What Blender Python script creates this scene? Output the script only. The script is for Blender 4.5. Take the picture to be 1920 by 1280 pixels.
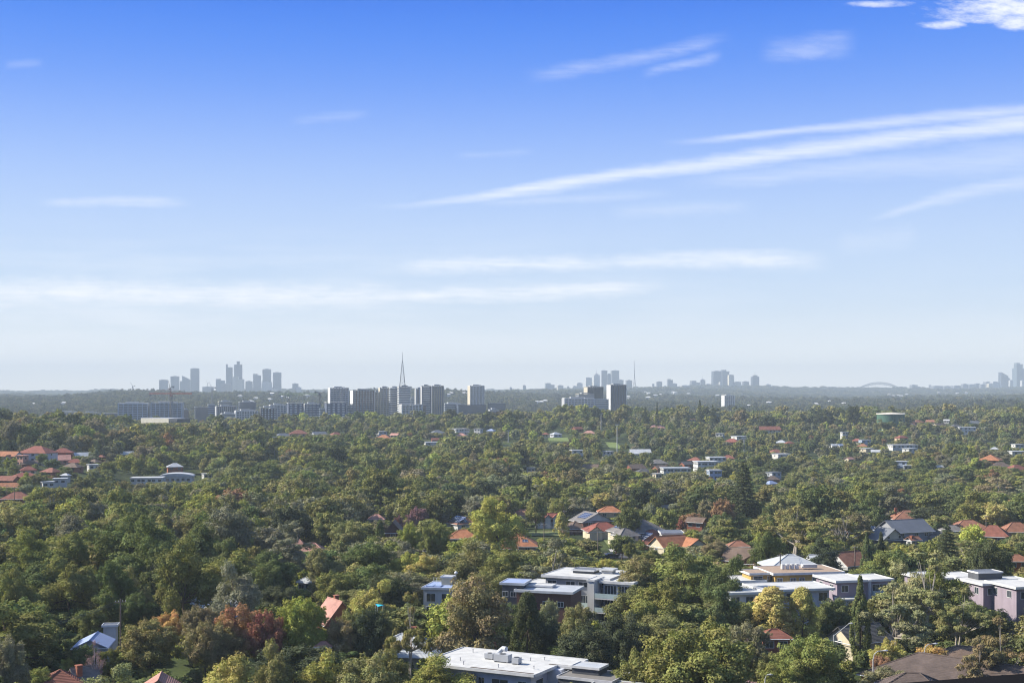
import bpy, math, random
import numpy as np
from mathutils import Vector, Matrix
R = math.radians
HAZE_D = 1.12e-4
def lin(c):
    return tuple(((v/255/12.92) if v/255 <= .04045 else ((v/255+.055)/1.055)**2.4) for v in c)
sc = bpy.context.scene
C = sc.collection
for o in list(bpy.data.objects): bpy.data.objects.remove(o)
# ---------------------------------------------------------------- camera: 52 m up, eye level at row 738 of 1280
F, H, YH = 2500.0, 52.0, 738.0
cam = bpy.data.cameras.new('camera'); co = bpy.data.objects.new('camera', cam); C.objects.link(co)
co.location = (0, 0, H); co.rotation_euler = (R(90), 0, 0)
cam.sensor_width = 36; cam.lens = 36*F/1920; cam.shift_y = (YH-640)/1920
cam.clip_start = 0.1; cam.clip_end = 60000
sc.camera = co
# ---------------------------------------------------------------- light
SUN_EL, SUN_AZ = 35, -79            # azimuth measured from the view direction (+Y), negative = left
sd = Vector((math.sin(R(SUN_AZ))*math.cos(R(SUN_EL)), math.cos(R(SUN_AZ))*math.cos(R(SUN_EL)), math.sin(R(SUN_EL))))
sun = bpy.data.lights.new('sun', 'SUN'); sun.energy = 5.0; sun.angle = R(0.5); sun.color = (1, .93, .80)
so = bpy.data.objects.new('sun', sun); C.objects.link(so)
so.rotation_euler = sd.to_track_quat('Z', 'Y').to_euler()
wd = bpy.data.worlds.new('World'); sc.world = wd; wd.use_nodes = True
wn = wd.node_tree; wn.nodes.clear()
def N(t, ty, **kw):
    n = t.nodes.new(ty)
    for k, v in kw.items(): setattr(n, k, v)
    return n
class E:
    """tiny expression helper for math nodes"""
    def __init__(s, t, sock): s.t = t; s.s = sock
    def op(s, o, *a):
        n = s.t.nodes.new('ShaderNodeMath'); n.operation = o
        for i, v in enumerate((s,)+a):
            if isinstance(v, E): s.t.links.new(v.s, n.inputs[i])
            else: n.inputs[i].default_value = v
        return E(s.t, n.outputs[0])
    def __add__(s, o): return s.op('ADD', o)
    def __sub__(s, o): return s.op('SUBTRACT', o)
    def __mul__(s, o): return s.op('MULTIPLY', o)
    def __truediv__(s, o): return s.op('DIVIDE', o)
    def pw(s, o): return s.op('POWER', o)
    def mx(s, o): return s.op('MAXIMUM', o)
    def mn(s, o): return s.op('MINIMUM', o)
    def ab(s): return s.op('ABSOLUTE')
    def ss(s, a, b):                      # smoothstep a..b -> 0..1
        n = s.t.nodes.new('ShaderNodeMapRange'); n.interpolation_type = 'SMOOTHSTEP'
        s.t.links.new(s.s, n.inputs['Value']); n.inputs['From Min'].default_value = a; n.inputs['From Max'].default_value = b
        return E(s.t, n.outputs[0])
def world():
    t = wn; L = t.links.new
    sky = N(t, 'ShaderNodeTexSky'); sky.sky_type = 'NISHITA'; sky.sun_disc = False
    sky.sun_elevation = R(SUN_EL); sky.sun_rotation = R(SUN_AZ); sky.altitude = 100
    sky.air_density = 1.0; sky.dust_density = 0.4; sky.ozone_density = 2.0
    tc = N(t, 'ShaderNodeTexCoord'); sp = N(t, 'ShaderNodeSeparateXYZ'); L(tc.outputs['Generated'], sp.inputs[0])
    x, y, z = (E(t, sp.outputs[i]) for i in range(3))
    # haze-side gradient of the lower sky by true elevation, blended with the physical sky above
    el = z/((x*x+y*y).pw(.5).mx(.001))
    rp = N(t, 'ShaderNodeValToRGB'); L((el*2.0).s, rp.inputs[0]); cr = rp.color_ramp
    cr.interpolation = 'B_SPLINE'
    while len(cr.elements) < len(SKYT): cr.elements.new(.5)
    for e, (row, c) in zip(cr.elements, SKYT): 
        T = math.exp(-HAZE_D*min(13000, 278/max(.001, (YH-row)/F)))
        e.position = max(0, (YH-row)/F*2); e.color = (*[max(0, (v-(1-T)*a_)/T)/SKYN for v, a_ in zip(lin(c), HAZEL)], 1)
    sc_ = N(t, 'ShaderNodeMixRGB', blend_type='MULTIPLY'); sc_.inputs[0].default_value = 1; L(rp.outputs[0], sc_.inputs[1]); sc_.inputs[2].default_value = (SKYG, SKYG, SKYG, 1)
    mul = N(t, 'ShaderNodeMixRGB'); L((el.ss(.75, .32)*.97).s, mul.inputs[0]); L(sky.outputs[0], mul.inputs[1]); L(sc_.outputs[0], mul.inputs[2])
    # thin high cloud, laid out on the direction sphere
    yy = y.mx(0.05); U = x/yy; V = z/yy
    def noise(su, sv, sh, sc_, det=6, seed=0.0, ro=.55):
        cb = N(t, 'ShaderNodeCombineXYZ'); L(((U*su)+(V*sh)).s, cb.inputs[0]); L(((V*sv)+(U*(-sh*.0))).s, cb.inputs[1]); cb.inputs[2].default_value = seed
        n = N(t, 'ShaderNodeTexNoise'); L(cb.outputs[0], n.inputs['Vector']); n.inputs['Scale'].default_value = sc_
        n.inputs['Detail'].default_value = det; n.inputs['Roughness'].default_value = ro
        return E(t, n.outputs['Fac'])
    n1 = noise(1, 7, .4, 9, seed=1.3); n2 = noise(3, 9, 1, 14, seed=4.1, ro=.65); n4 = noise(2, 40, 7, 10, seed=9.2, ro=.7)
    tot = None
    for (u0, u1, va, vb, vc, th, amp, soft) in CLOUDS:
        # row v = va at u0, vb at u1, sag vc; th half thickness; px units of the photo
        s = ((U*F+960)-u0)/(u1-u0)
        c = s.mx(0).mn(1)
        row = c*(vb-va) + va + (c*(c-1))*(4*vc)
        wob = (n1-.5)*(th*1.1)
        dv = (V*(-F)+YH) - row + wob
        thick = (n2*1.1+.6)*(c*(0 if soft else .9)+(1 if soft else .45))*th
        m = (dv.ab()/thick).ss(1.15, -.1)*(s.ss(-.08, .18))*(s.ss(1.08, .82) if soft else s.ss(1.6, .95))
        m = m*((n2.ss(.1, .75)*.6+n4.ss(.25, .7)*.4) if soft else (n4.ss(.2, .7)*.42+n2.ss(.0, .7)*.25+.33))*amp*1.12
        m = m.mn(.95)
        tot = m if tot is None else tot.mx(m)
    # broad veil towards the horizon on the left
    veil = ((V*(-F)+YH).ss(380, 600))*(n1.ss(.35, .75))*.45*((U*F+960).ss(1700, 300)*.8+.2)
    puff = None
    for (cu, cv, ru, rv, a) in PUFFS:
        d2 = (((U*F+(960-cu))/ru).pw(2) + ((V*(-F)+(YH-cv))/rv).pw(2)) + (n2-.5)*3.4
        m = d2.ss(1.3, -.5)*a
        puff = m if puff is None else puff.mx(m)
    tot = tot.mx(veil).mx(puff)
    tot = tot*(y.ss(.04, .1))
    mx = N(t, 'ShaderNodeMixRGB'); L(tot.s, mx.inputs[0]); L(mul.outputs[0], mx.inputs[1]); mx.inputs[2].default_value = CLOUDCOL
    bg = N(t, 'ShaderNodeBackground'); L(mx.outputs[0], bg.inputs[0]); bg.inputs[1].default_value = 0.12
    out = N(t, 'ShaderNodeOutputWorld'); L(bg.outputs[0], out.inputs[0])
EXPO = 1.05
SKYN = 2.2        # keeps ramp stops under 1
SKYG = SKYN/(.12*2**EXPO)
HAZEL = (.57, .63, .70)      # what the haze itself adds at full depth
SKYT = [(738, (225, 229, 232)), (700, (224, 229, 233)), (620, (215, 226, 237)), (540, (203, 221, 243)), (440, (194, 215, 247)), (330, (172, 200, 250)), (220, (138, 176, 250)), (120, (108, 156, 247)), (20, (84, 140, 243)), (-120, (50, 108, 225)), (-400, (45, 100, 210))]
CLOUDCOL = (4.4, 4.5, 4.7, 1)
# u0, u1, v at u0, v at u1, sag, half thickness, strength, fades at the far end too
CLOUDS = [(760, 2150, 388, 205, 6, 20, 0.66, 0), (1280, 2050, 268, 200, 4, 15, 0.48, 0), (1000, 1360, 142, 72, -4, 17, 0.26, 1),
          (1210, 1350, 137, 104, 0, 13, 0.27, 1), (735, 1190, 504, 494, 4, 19, 0.72, 1), (1110, 1540, 492, 488, 3, 19, 0.72, 1), (1210, 1440, 478, 480, 0, 14, 0.65, 1),
          (-300, 800, 545, 562, 4, 32, 1.0, 1), (560, 1250, 562, 540, 0, 17, 0.9, 1), (80, 350, 380, 380, 2, 11, 0.34, 1), (-300, 520, 575, 560, 0, 26, 0.58, 1),
          (550, 690, 226, 214, 0, 10, 0.15, 1), (1640, 2000, 408, 330, 10, 18, 0.31, 0), (1300, 2050, 340, 285, 0, 30, 0.26, 0), (-200, 420, 600, 590, 0, 24, 0.37, 1), (1150, 1400, 400, 388, 0, 16, 0.22, 1), (900, 1250, 380, 362, 0, 10, 0.22, 1),
          (1430, 1600, 100, 82, 0, 26, 0.24, 1), (10, 80, 122, 118, 0, 9, 0.13, 1), (860, 1000, 292, 284, 0, 8, 0.13, 1), (500, 860, 615, 622, 0, 14, 0.31, 1), (300, 560, 608, 606, 0, 10, 0.25, 1), (1570, 1720, 460, 440, 0, 24, 0.19, 1)]
PUFFS = [(1870, 15, 130, 32, .9), (1905, 42, 45, 18, .85), (1770, 47, 45, 9, .8), (1650, 8, 60, 8, .7), (1515, 92, 60, 22, .25)]
world()
sc.render.resolution_x = 1024; sc.render.resolution_y = 682
sc.view_settings.view_transform = 'Standard'; sc.view_settings.look = 'None'; sc.view_settings.exposure = EXPO; sc.view_settings.gamma = 1
sc.view_settings.use_curve_mapping = False
sc.cycles.pixel_filter_type = 'BLACKMAN_HARRIS'; sc.cycles.filter_width = 1.15
sc.cycles.max_bounces = 5; sc.cycles.diffuse_bounces = 2; sc.cycles.glossy_bounces = 2; sc.cycles.transmission_bounces = 2
sc.cycles.volume_bounces = 1; sc.cycles.transparent_max_bounces = 4
# ---------------------------------------------------------------- helpers
def PX(px, d): return (px-960)/F*d
def PZ(py, d): return H-(py-YH)/F*d
class MB:
    def __init__(s): s.v = []; s.f = []
    def quad(s, a, b, c, d): n = len(s.v); s.v += [a, b, c, d]; s.f.append((n, n+1, n+2, n+3)); return s
    def poly(s, pts): n = len(s.v); s.v += list(pts); s.f.append(tuple(range(n, n+len(pts)))); return s
    def box(s, x0, x1, y0, y1, z0, z1):
        n = len(s.v)
        s.v += [(x0,y0,z0),(x1,y0,z0),(x1,y1,z0),(x0,y1,z0),(x0,y0,z1),(x1,y0,z1),(x1,y1,z1),(x0,y1,z1)]
        for q in ((0,3,2,1),(4,5,6,7),(0,1,5,4),(1,2,6,5),(2,3,7,6),(3,0,4,7)): s.f.append(tuple(n+i for i in q))
        return s
    def prism(s, pts, z0, z1):                      # pts counter-clockwise
        n = len(s.v); k = len(pts)
        s.v += [(p[0], p[1], z0) for p in pts]+[(p[0], p[1], z1) for p in pts]
        s.f.append(tuple(n+i for i in reversed(range(k)))); s.f.append(tuple(n+k+i for i in range(k)))
        for i in range(k): j = (i+1) % k; s.f.append((n+i, n+j, n+k+j, n+k+i))
        return s
    def tube(s, pts, rs, k=6, cap=True):
        pts = [Vector(p) for p in pts]; n0 = len(s.v)
        if not hasattr(rs, '__len__'): rs = [rs]*len(pts)
        for i, p in enumerate(pts):
            t = (pts[min(i+1, len(pts)-1)]-pts[max(i-1, 0)]).normalized()
            a = t.orthogonal().normalized() if abs(t.z) > .9 else Vector((0, 0, 1)).cross(t).normalized()
            if abs(t.z) > .9: a = (Vector((1, 0, 0))-t*t.x).normalized()
            b = t.cross(a)
            for j in range(k):
                w = 2*math.pi*j/k; q = p+(a*math.cos(w)+b*math.sin(w))*rs[i]; s.v.append(tuple(q))
        for i in range(len(pts)-1):
            for j in range(k):
                a = n0+i*k+j; b = n0+i*k+(j+1) % k; s.f.append((a, b, b+k, a+k))
        if cap:
            s.f.append(tuple(n0+j for j in reversed(range(k)))); s.f.append(tuple(n0+(len(pts)-1)*k+j for j in range(k)))
        return s
    def mesh(s, name):
        m = bpy.data.meshes.new(name); m.from_pydata(s.v, [], s.f); m.update(); return m
    def build(s, name, mat, parent=None, loc=None, rz=0):
        o = bpy.data.objects.new(name, s.mesh(name)); C.objects.link(o)
        if mat is not None: o.data.materials.append(mat)
        if parent is not None: o.parent = parent
        if loc is not None: o.location = loc
        if rz: o.rotation_euler.z = rz
        return o
def thing(name, label, cat, loc, rz=0, group=None):
    o = bpy.data.objects.new(name, None); o.empty_display_size = .5; C.objects.link(o)
    o.location = loc; o.rotation_euler = (0, 0, rz); o['label'] = label; o['category'] = cat
    if group: o['group'] = group
    return o
_m = {}
def pmat(kind, col, rough=.8, key=None, **kw):
    """procedural materials: kind gives the surface, col its own colour (linear)"""
    k = (kind, tuple(round(c, 3) for c in col), rough)
    if k in _m: return _m[k]
    m = bpy.data.materials.new(kind); m.use_nodes = True; t = m.node_tree; L = t.links.new
    b = t.nodes['Principled BSDF']; b.inputs['Roughness'].default_value = rough
    b.inputs['Specular IOR Level'].default_value = .25
    tc = N(t, 'ShaderNodeTexCoord')
    def ns(scale, det=3, vec=None, st=None):
        n = N(t, 'ShaderNodeTexNoise'); n.inputs['Scale'].default_value = scale; n.inputs['Detail'].default_value = det
        if st:
            mp = N(t, 'ShaderNodeMapping'); mp.inputs['Scale'].default_value = st; L(tc.outputs['Object'], mp.inputs[0]); L(mp.outputs[0], n.inputs['Vector'])
        else: L(tc.outputs['Object'], n.inputs['Vector'])
        return n.outputs['Fac']
    def ramp(fac, lo, hi, a=.3, z=.7):
        r = N(t, 'ShaderNodeValToRGB'); L(fac, r.inputs[0]); e = r.color_ramp.elements
        e[0].position = a; e[1].position = z; e[0].color = (*[c*lo for c in col], 1); e[1].color = (*[min(1, c*hi) for c in col], 1)
        return r.outputs[0]
    def bump(fac, s=.3, dist=.05):
        n = N(t, 'ShaderNodeBump'); n.inputs['Strength'].default_value = s; n.inputs['Distance'].default_value = dist
        L(fac, n.inputs['Height']); L(n.outputs[0], b.inputs['Normal'])
    if kind == 'tile_roof':
        c1 = ramp(ns(.5, 5), .72, 1.2)
        w = N(t, 'ShaderNodeTexWave'); w.wave_type = 'BANDS'; w.bands_direction = 'Z'; w.inputs['Scale'].default_value = 1.6
        w.inputs['Distortion'].default_value = .4; L(tc.outputs['Object'], w.inputs['Vector'])
        mp = N(t, 'ShaderNodeMixRGB', blend_type='MULTIPLY'); L(c1, mp.inputs[1]); mp.inputs[0].default_value = .35
        v = N(t, 'ShaderNodeTexVoronoi'); v.inputs['Scale'].default_value = 3.2; L(tc.outputs['Object'], v.inputs['Vector'])
        hs = N(t, 'ShaderNodeRGBToBW'); L(v.outputs['Color'], hs.inputs[0]); rr = N(t, 'ShaderNodeValToRGB'); L(hs.outputs[0], rr.inputs[0])
        rr.color_ramp.elements[0].color = (.45, .45, .45, 1); L(rr.outputs[0], mp.inputs[2]); L(mp.outputs[0], b.inputs['Base Color'])
        bump(w.outputs['Fac'], .5, .08)
    elif kind == 'metal_roof':
        L(ramp(ns(.35, 4), .88, 1.08), b.inputs['Base Color']); b.inputs['Metallic'].default_value = .0; b.inputs['Roughness'].default_value = .5
        w = N(t, 'ShaderNodeTexWave'); w.wave_type = 'BANDS'; w.bands_direction = 'X'; w.inputs['Scale'].default_value = 1.2; L(tc.outputs['Object'], w.inputs['Vector'])
        bump(w.outputs['Fac'], .5, .05)
    elif kind == 'brick':
        br = N(t, 'ShaderNodeTexBrick'); br.inputs['Scale'].default_value = 3; mpp = N(t, 'ShaderNodeMapping'); mpp.inputs['Rotation'].default_value = (R(90), 0, 0)
        L(tc.outputs['Object'], mpp.inputs[0]); L(mpp.outputs[0], br.inputs['Vector'])
        br.inputs['Color1'].default_value = (*[c*1.15 for c in col], 1); br.inputs['Color2'].default_value = (*[c*.8 for c in col], 1)
        br.inputs['Mortar'].default_value = (*[min(1, c*1.25+.04) for c in col], 1); L(br.outputs[0], b.inputs['Base Color'])
    elif kind == 'glass':
        b.inputs['Base Color'].default_value = (*col, 1); b.inputs['Roughness'].default_value = .08; b.inputs['Specular IOR Level'].default_value = .9
    elif kind == 'solar':
        br = N(t, 'ShaderNodeTexBrick'); br.offset = 0; br.inputs['Scale'].default_value = 1; L(tc.outputs['Object'], br.inputs['Vector'])
        br.inputs['Brick Width'].default_value = 1.0; br.inputs['Row Height'].default_value = 1.6; br.inputs['Mortar Size'].default_value = .05
        for q in ('Color1', 'Color2'): br.inputs[q].default_value = (*col, 1)
        br.inputs['Mortar'].default_value = (.4, .42, .45, 1); L(br.outputs[0], b.inputs['Base Color'])
        b.inputs['Roughness'].default_value = .12; b.inputs['Specular IOR Level'].default_value = .8
    elif kind == 'facade':       # far tower: storey bands, bays and glass seen from many kilometres
        sep = N(t, 'ShaderNodeSeparateXYZ'); L(tc.outputs['Object'], sep.inputs[0])
        zb = (E(t, sep.outputs[2])/3.6).op('FRACT').ss(.38, .5)
        xb = ((E(t, sep.outputs[0])+E(t, sep.outputs[1]))/6.5).op('FRACT').ss(.7, .8)
        f = zb.mx(xb)
        mixn = N(t, 'ShaderNodeMixRGB'); L(f.s, mixn.inputs[0]); mixn.inputs[1].default_value = (*[c*.35 for c in col], 1); mixn.inputs[2].default_value = (*col, 1)
        L(mixn.outputs[0], b.inputs['Base Color']); b.inputs['Roughness'].default_value = .4
    else:                        # painted wall, concrete, metal ...
        L(ramp(ns(.6, 5, st=(1, 1, .35)), .84, 1.1), b.inputs['Base Color'])
        if kind in ('render', 'concrete'): bump(ns(9, 3), .12, .02)
    _m[k] = m; return m
WHITE = (.78, .78, .76); GLASS = (.035, .045, .055)
def flat_mat(name, col, rough=.6): return pmat(name, col, rough)
# ---------------------------------------------------------------- ground
TC = [0, 400, 800, 1050, 1300, 1600, 1920]
TD = [0, 300, 450, 600, 700, 800, 900, 1000, 1200, 1400, 1600, 1800, 2100, 2600, 3200, 3800, 4600, 5500, 7000, 9000, 11000, 16000, 25000]
TZ = np.array([
 [0, 0, -3, -4, 0, 8, 14, 17, 17, 10, 1, -4, -6, 0, 12, 27, 40, 34, 30, 60, 50, 30, 0],
 [0, 0, -3, -6, -8, -6, -2, 3, 8, 8, 3, -3, -6, 0, 12, 27, 40, 34, 30, 60, 50, 30, 0],
 [0, 0, -2, -6, -9, -9, -8, -5, 3, 12, 11, 1, -6, 0, 12, 28, 42, 36, 30, 60, 50, 30, 0],
 [0, 0, -2, -5, -9, -9, -8, -5, 4, 14, 16, 6, -5, 0, 10, 24, 36, 34, 46, 74, 50, 30, 0],
 [0, 0, -2, -5, -8, -8, -7, -4, 2, 12, 17, 10, 0, 2, 10, 20, 28, 30, 50, 84, 60, 30, 0],
 [0, 0, -2, -6, -8, -8, -7, -5, 0, 12, 16, 10, 6, 6, 8, 15, 22, 24, 34, 78, 62, 40, 0],
 [0, 0, -2, -5, -7, -3, 2, 3, 2, 10, 14, 12, 16, 18, 12, 15, 22, 24, 34, 80, 62, 40, 0]], float)
def tz(x, y):
    x = np.asarray(x, float); y = np.asarray(y, float)
    u = 960+F*x/np.maximum(y, 300); u = np.clip(u, TC[0], TC[-1])
    cols = np.stack([np.interp(y, TD, TZ[i]) for i in range(len(TC))])
    j = np.clip(np.searchsorted(TC, u, side='right')-1, 0, len(TC)-2)
    tcn = np.array(TC, float); f = (u-tcn[j])/(tcn[j+1]-tcn[j]); f = f*f*(3-2*f)
    a = np.take_along_axis(cols, j[None], 0)[0] if cols.ndim > 1 else cols[j]
    b = np.take_along_axis(cols, (j+1)[None], 0)[0] if cols.ndim > 1 else cols[j+1]
    amp = np.clip((y-2500)/3000, 0, 1)*6.5+np.clip((y-500)/1500, 0, 1)*1.5
    return a+(b-a)*f + amp*(np.sin(x*.0061+y*.002)+np.sin(x*.0023-y*.0011+1.7)+.6*np.sin(x*.013+y*.004+.5))
def tz1(x, y): return float(tz(np.array([x]), np.array([y]))[0])
# ---------------------------------------------------------------- ground sheet
def ground():
    ys = list(np.arange(-600, 0, 200))+list(np.arange(0, 1800, 15))+list(np.arange(1800, 6000, 70))+list(np.arange(6000, 13001, 350))
    ss = np.linspace(-1, 1, 161)
    v = []
    for y in ys:
        hw = 900+.8*max(y, 0); x = ss*hw; z = tz(x, np.full_like(x, y))
        v += list(zip(x, [y]*len(x), z))
    n = len(ss); f = [(j*n+i, j*n+i+1, (j+1)*n+i+1, (j+1)*n+i) for j in range(len(ys)-1) for i in range(n-1)]
    m = bpy.data.meshes.new('ground'); m.from_pydata(v, [], f); m.update()
    m.polygons.foreach_set('use_smooth', [True]*len(f))
    o = bpy.data.objects.new('ground', m); C.objects.link(o); o['kind'] = 'structure'; o['label'] = 'wooded suburban ground with grass and undergrowth between the trees'
    mt = bpy.data.materials.new('ground'); mt.use_nodes = True; t = mt.node_tree; L = t.links.new; b = t.nodes['Principled BSDF']
    b.inputs['Roughness'].default_value = .95; b.inputs['Specular IOR Level'].default_value = .1
    g = N(t, 'ShaderNodeNewGeometry')
    def ns(s, d=5):
        q = N(t, 'ShaderNodeTexNoise'); q.inputs['Scale'].default_value = s; q.inputs['Detail'].default_value = d; L(g.outputs['Position'], q.inputs['Vector']); return q
    r1 = N(t, 'ShaderNodeValToRGB'); L(ns(.06, 8).outputs['Fac'], r1.inputs[0]); e = r1.color_ramp.elements
    e[0].position = .35; e[0].color = (.022, .032, .014, 1); e[1].position = .62; e[1].color = (.062, .082, .024, 1)
    x = r1.color_ramp.elements.new(.72); x.color = (.10, .085, .05, 1)
    mx = N(t, 'ShaderNodeMixRGB', blend_type='MULTIPLY'); mx.inputs[0].default_value = .7
    r2 = N(t, 'ShaderNodeValToRGB'); L(ns(1.2, 4).outputs['Fac'], r2.inputs[0]); r2.color_ramp.elements[0].position = .3; r2.color_ramp.elements[0].color = (.35, .35, .35, 1); r2.color_ramp.elements[1].position = .6
    L(r1.outputs[0], mx.inputs[1]); L(r2.outputs[0], mx.inputs[2]); L(mx.outputs[0], b.inputs['Base Color'])
    m.materials.append(mt)
    return o
ground()
# ---------------------------------------------------------------- haze (sky lies outside it)
hz = MB().box(-11500, 11500, -700, 13100, -45, 330).build('haze', None)
hz['kind'] = 'stuff'; hz['label'] = 'pale blue morning haze over the suburbs'
hm = bpy.data.materials.new('haze'); hm.use_nodes = True; ht = hm.node_tree; ht.nodes.clear()
pv = N(ht, 'ShaderNodeVolumePrincipled'); pv.inputs['Color'].default_value = (.53, .62, .71, 1); pv.inputs['Density'].default_value = HAZE_D
pv.inputs['Anisotropy'].default_value = .0; ho = N(ht, 'ShaderNodeOutputMaterial'); ht.links.new(pv.outputs[0], ho.inputs['Volume']); hz.data.materials.append(hm)
hm.cycles.homogeneous_volume = True
# ---------------------------------------------------------------- foliage
def leaf_mat(name, instancer):
    m = bpy.data.materials.new(name); m.use_nodes = True; t = m.node_tree; L = t.links.new; t.nodes.clear()
    if instancer: c = N(t, 'ShaderNodeAttribute'); c.attribute_type = 'INSTANCER'; c.attribute_name = 'tint'; col = c.outputs['Color']
    else: c = N(t, 'ShaderNodeObjectInfo'); col = c.outputs['Color']
    a = N(t, 'ShaderNodeAttribute'); a.attribute_name = 'leaf'; sp = N(t, 'ShaderNodeSeparateColor'); L(a.outputs['Color'], sp.inputs[0])
    hs = N(t, 'ShaderNodeHueSaturation')     # leaf ages: hue and value differ from spray to spray
    h = E(t, sp.outputs[0])*.07+.465; v = E(t, sp.outputs[1])*.6+.70
    L(h.s, hs.inputs['Hue']); L(v.s, hs.inputs['Value']); hs.inputs['Saturation'].default_value = .88; L(col, hs.inputs['Color'])
    d = N(t, 'ShaderNodeBsdfDiffuse'); L(hs.outputs[0], d.inputs[0])
    tr = N(t, 'ShaderNodeBsdfTranslucent'); m2 = N(t, 'ShaderNodeMixRGB', blend_type='MULTIPLY'); m2.inputs[0].default_value = 1; L(hs.outputs[0], m2.inputs[1]); m2.inputs[2].default_value = (1.1, 1.15, .5, 1); L(m2.outputs[0], tr.inputs[0])
    mx = N(t, 'ShaderNodeMixShader'); mx.inputs[0].default_value = .20; L(d.outputs[0], mx.inputs[1]); L(tr.outputs[0], mx.inputs[2])
    o = N(t, 'ShaderNodeOutputMaterial'); L(mx.outputs[0], o.inputs[0]); return m
LEAF = leaf_mat('foliage', False); LEAFI = leaf_mat('foliage_wood', True)
BARK = {'brown': pmat('bark', (.10, .075, .055), .9), 'pale': pmat('bark', (.36, .32, .27), .85), 'dark': pmat('bark', (.045, .035, .03), .9)}
rng = np.random.default_rng(11)
def nrm(a): return a/np.maximum(np.linalg.norm(a, axis=1, keepdims=True), 1e-6)
def spray(cen, rad, n, size, asp=1.0, top=.35, shell=.74, outward=1.0):
    """n leaf faces spread through clumps: cen (k,3), rad (k,3). asp keeps leaves square after scaling"""
    k = len(cen); w = (rad[:, 0]*rad[:, 1])**.5*np.ones(k); w = w**2/np.sum(w**2)
    idx = rng.choice(k, n, p=w)
    d = nrm(rng.normal(size=(n, 3))); fl = (d[:, 2] < -.2) & (rng.random(n) < top*1.6); d[fl, 2] *= -1
    r = shell+(1-shell)*rng.random(n)**.6; r *= rng.uniform(.85, 1.12, n)
    # lumpy surface of each clump
    lump = 1+.16*np.sin(d[:, 0]*7+idx*1.3)*np.cos(d[:, 1]*6+idx*2.1)+.12*np.sin(d[:, 2]*9+idx)
    p = cen[idx]+d*rad[idx]*(r*lump)[:, None]
    nn = nrm(d*outward+rng.normal(size=(n, 3))*.40+np.array([0, 0, .25]))
    tg = nrm(np.cross(nn, rng.normal(size=(n, 3)))); bt = np.cross(nn, tg)
    s = size*rng.uniform(.55, 1.35, n)[:, None]; q = rng.uniform(.5, 1.0, n)[:, None]
    A = tg*s; B = bt*s*q
    sc3 = np.array([1, 1, asp])
    V = np.stack([p-A*sc3*.5-B*sc3*.5, p+A*sc3*.5-B*sc3*.35, p+A*sc3*.6+B*sc3*.5, p-A*sc3*.4+B*sc3*.5], 1).reshape(-1, 3)
    cl = rng.random((k, 2)); lc = np.stack([.6*cl[idx, 0]+.4*rng.random(n), .55*cl[idx, 1]+.45*rng.random(n), np.zeros(n), np.ones(n)], 1)
    return V, lc
def leafmesh(name, parts, mat):
    V = np.concatenate([p[0] for p in parts]); Lc = np.concatenate([p[1] for p in parts]); n = len(V)//4
    m = bpy.data.meshes.new(name); m.vertices.add(n*4); m.vertices.foreach_set('co', V.astype(np.float32).ravel())
    m.loops.add(n*4); m.loops.foreach_set('vertex_index', np.arange(n*4, dtype=np.int32)); m.polygons.add(n)
    m.polygons.foreach_set('loop_start', np.arange(0, n*4, 4, dtype=np.int32)); m.polygons.foreach_set('loop_total', np.full(n, 4, np.int32))
    at = m.attributes.new('leaf', 'FLOAT_COLOR', 'FACE'); at.data.foreach_set('color', Lc.astype(np.float32).ravel())
    m.update(calc_edges=True); m.validate(); m.materials.append(mat); return m
# --- crowns in a unit frame: width 1, height 1, foot at the origin
def dome(n, zb, rmin, rmax, full=.5, spread=.40, lobes=6, flat=.75):
    """clumps gathered into lobes under an uneven dome"""
    la = rng.random(lobes)*6.28; lr = rng.uniform(.55, 1, lobes)*spread*.78; lr[0] = .05
    lx = lr*np.cos(la); ly = lr*np.sin(la); lt = rng.uniform(.80, .97, lobes)*(1-.80*(lr/.5)**2); lt[0] = .95
    c = []; ra = []
    while len(c) < n:
        j = rng.integers(lobes); a = rng.random()*6.28; q = rng.random()**.5*rng.uniform(.14, .23)
        x = lx[j]+q*math.cos(a); y = ly[j]+q*math.sin(a); rr = math.hypot(x, y)
        if rr > .5-rmin*.7: continue
        ztop = lt[j]-rmax-(q/.23)**2*rng.uniform(.08, .2)
        z = ztop if rng.random() < .58 else rng.uniform(zb*.8, max(zb+.02, ztop))
        r = rng.uniform(rmin, rmax); c.append((x, y, z)); ra.append((r*1.12, r*1.12, r*flat))
    return np.array(c), np.array(ra)
def ball(n, zb, rmin, rmax, top=.97, shape=1.0):
    c = []; ra = []
    while len(c) < n:
        d = rng.normal(size=3); d /= np.linalg.norm(d); q = rng.random()**.25*rng.uniform(.8, 1.05)
        r = rng.uniform(rmin, rmax); hz_ = (top-zb)/2
        z = (zb+top)/2+d[2]*(hz_-r)*q; f = math.sqrt(max(0, 1-(abs(d[2])**shape)**2)) if shape != 1 else math.hypot(d[0], d[1])
        k = f/max(1e-6, math.hypot(d[0], d[1])); x = d[0]*k*(.49-r)*q; y = d[1]*k*(.49-r)*q
        c.append((x, y, z)); ra.append((r, r, r*.85))
    return np.array(c), np.array(ra)
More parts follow.
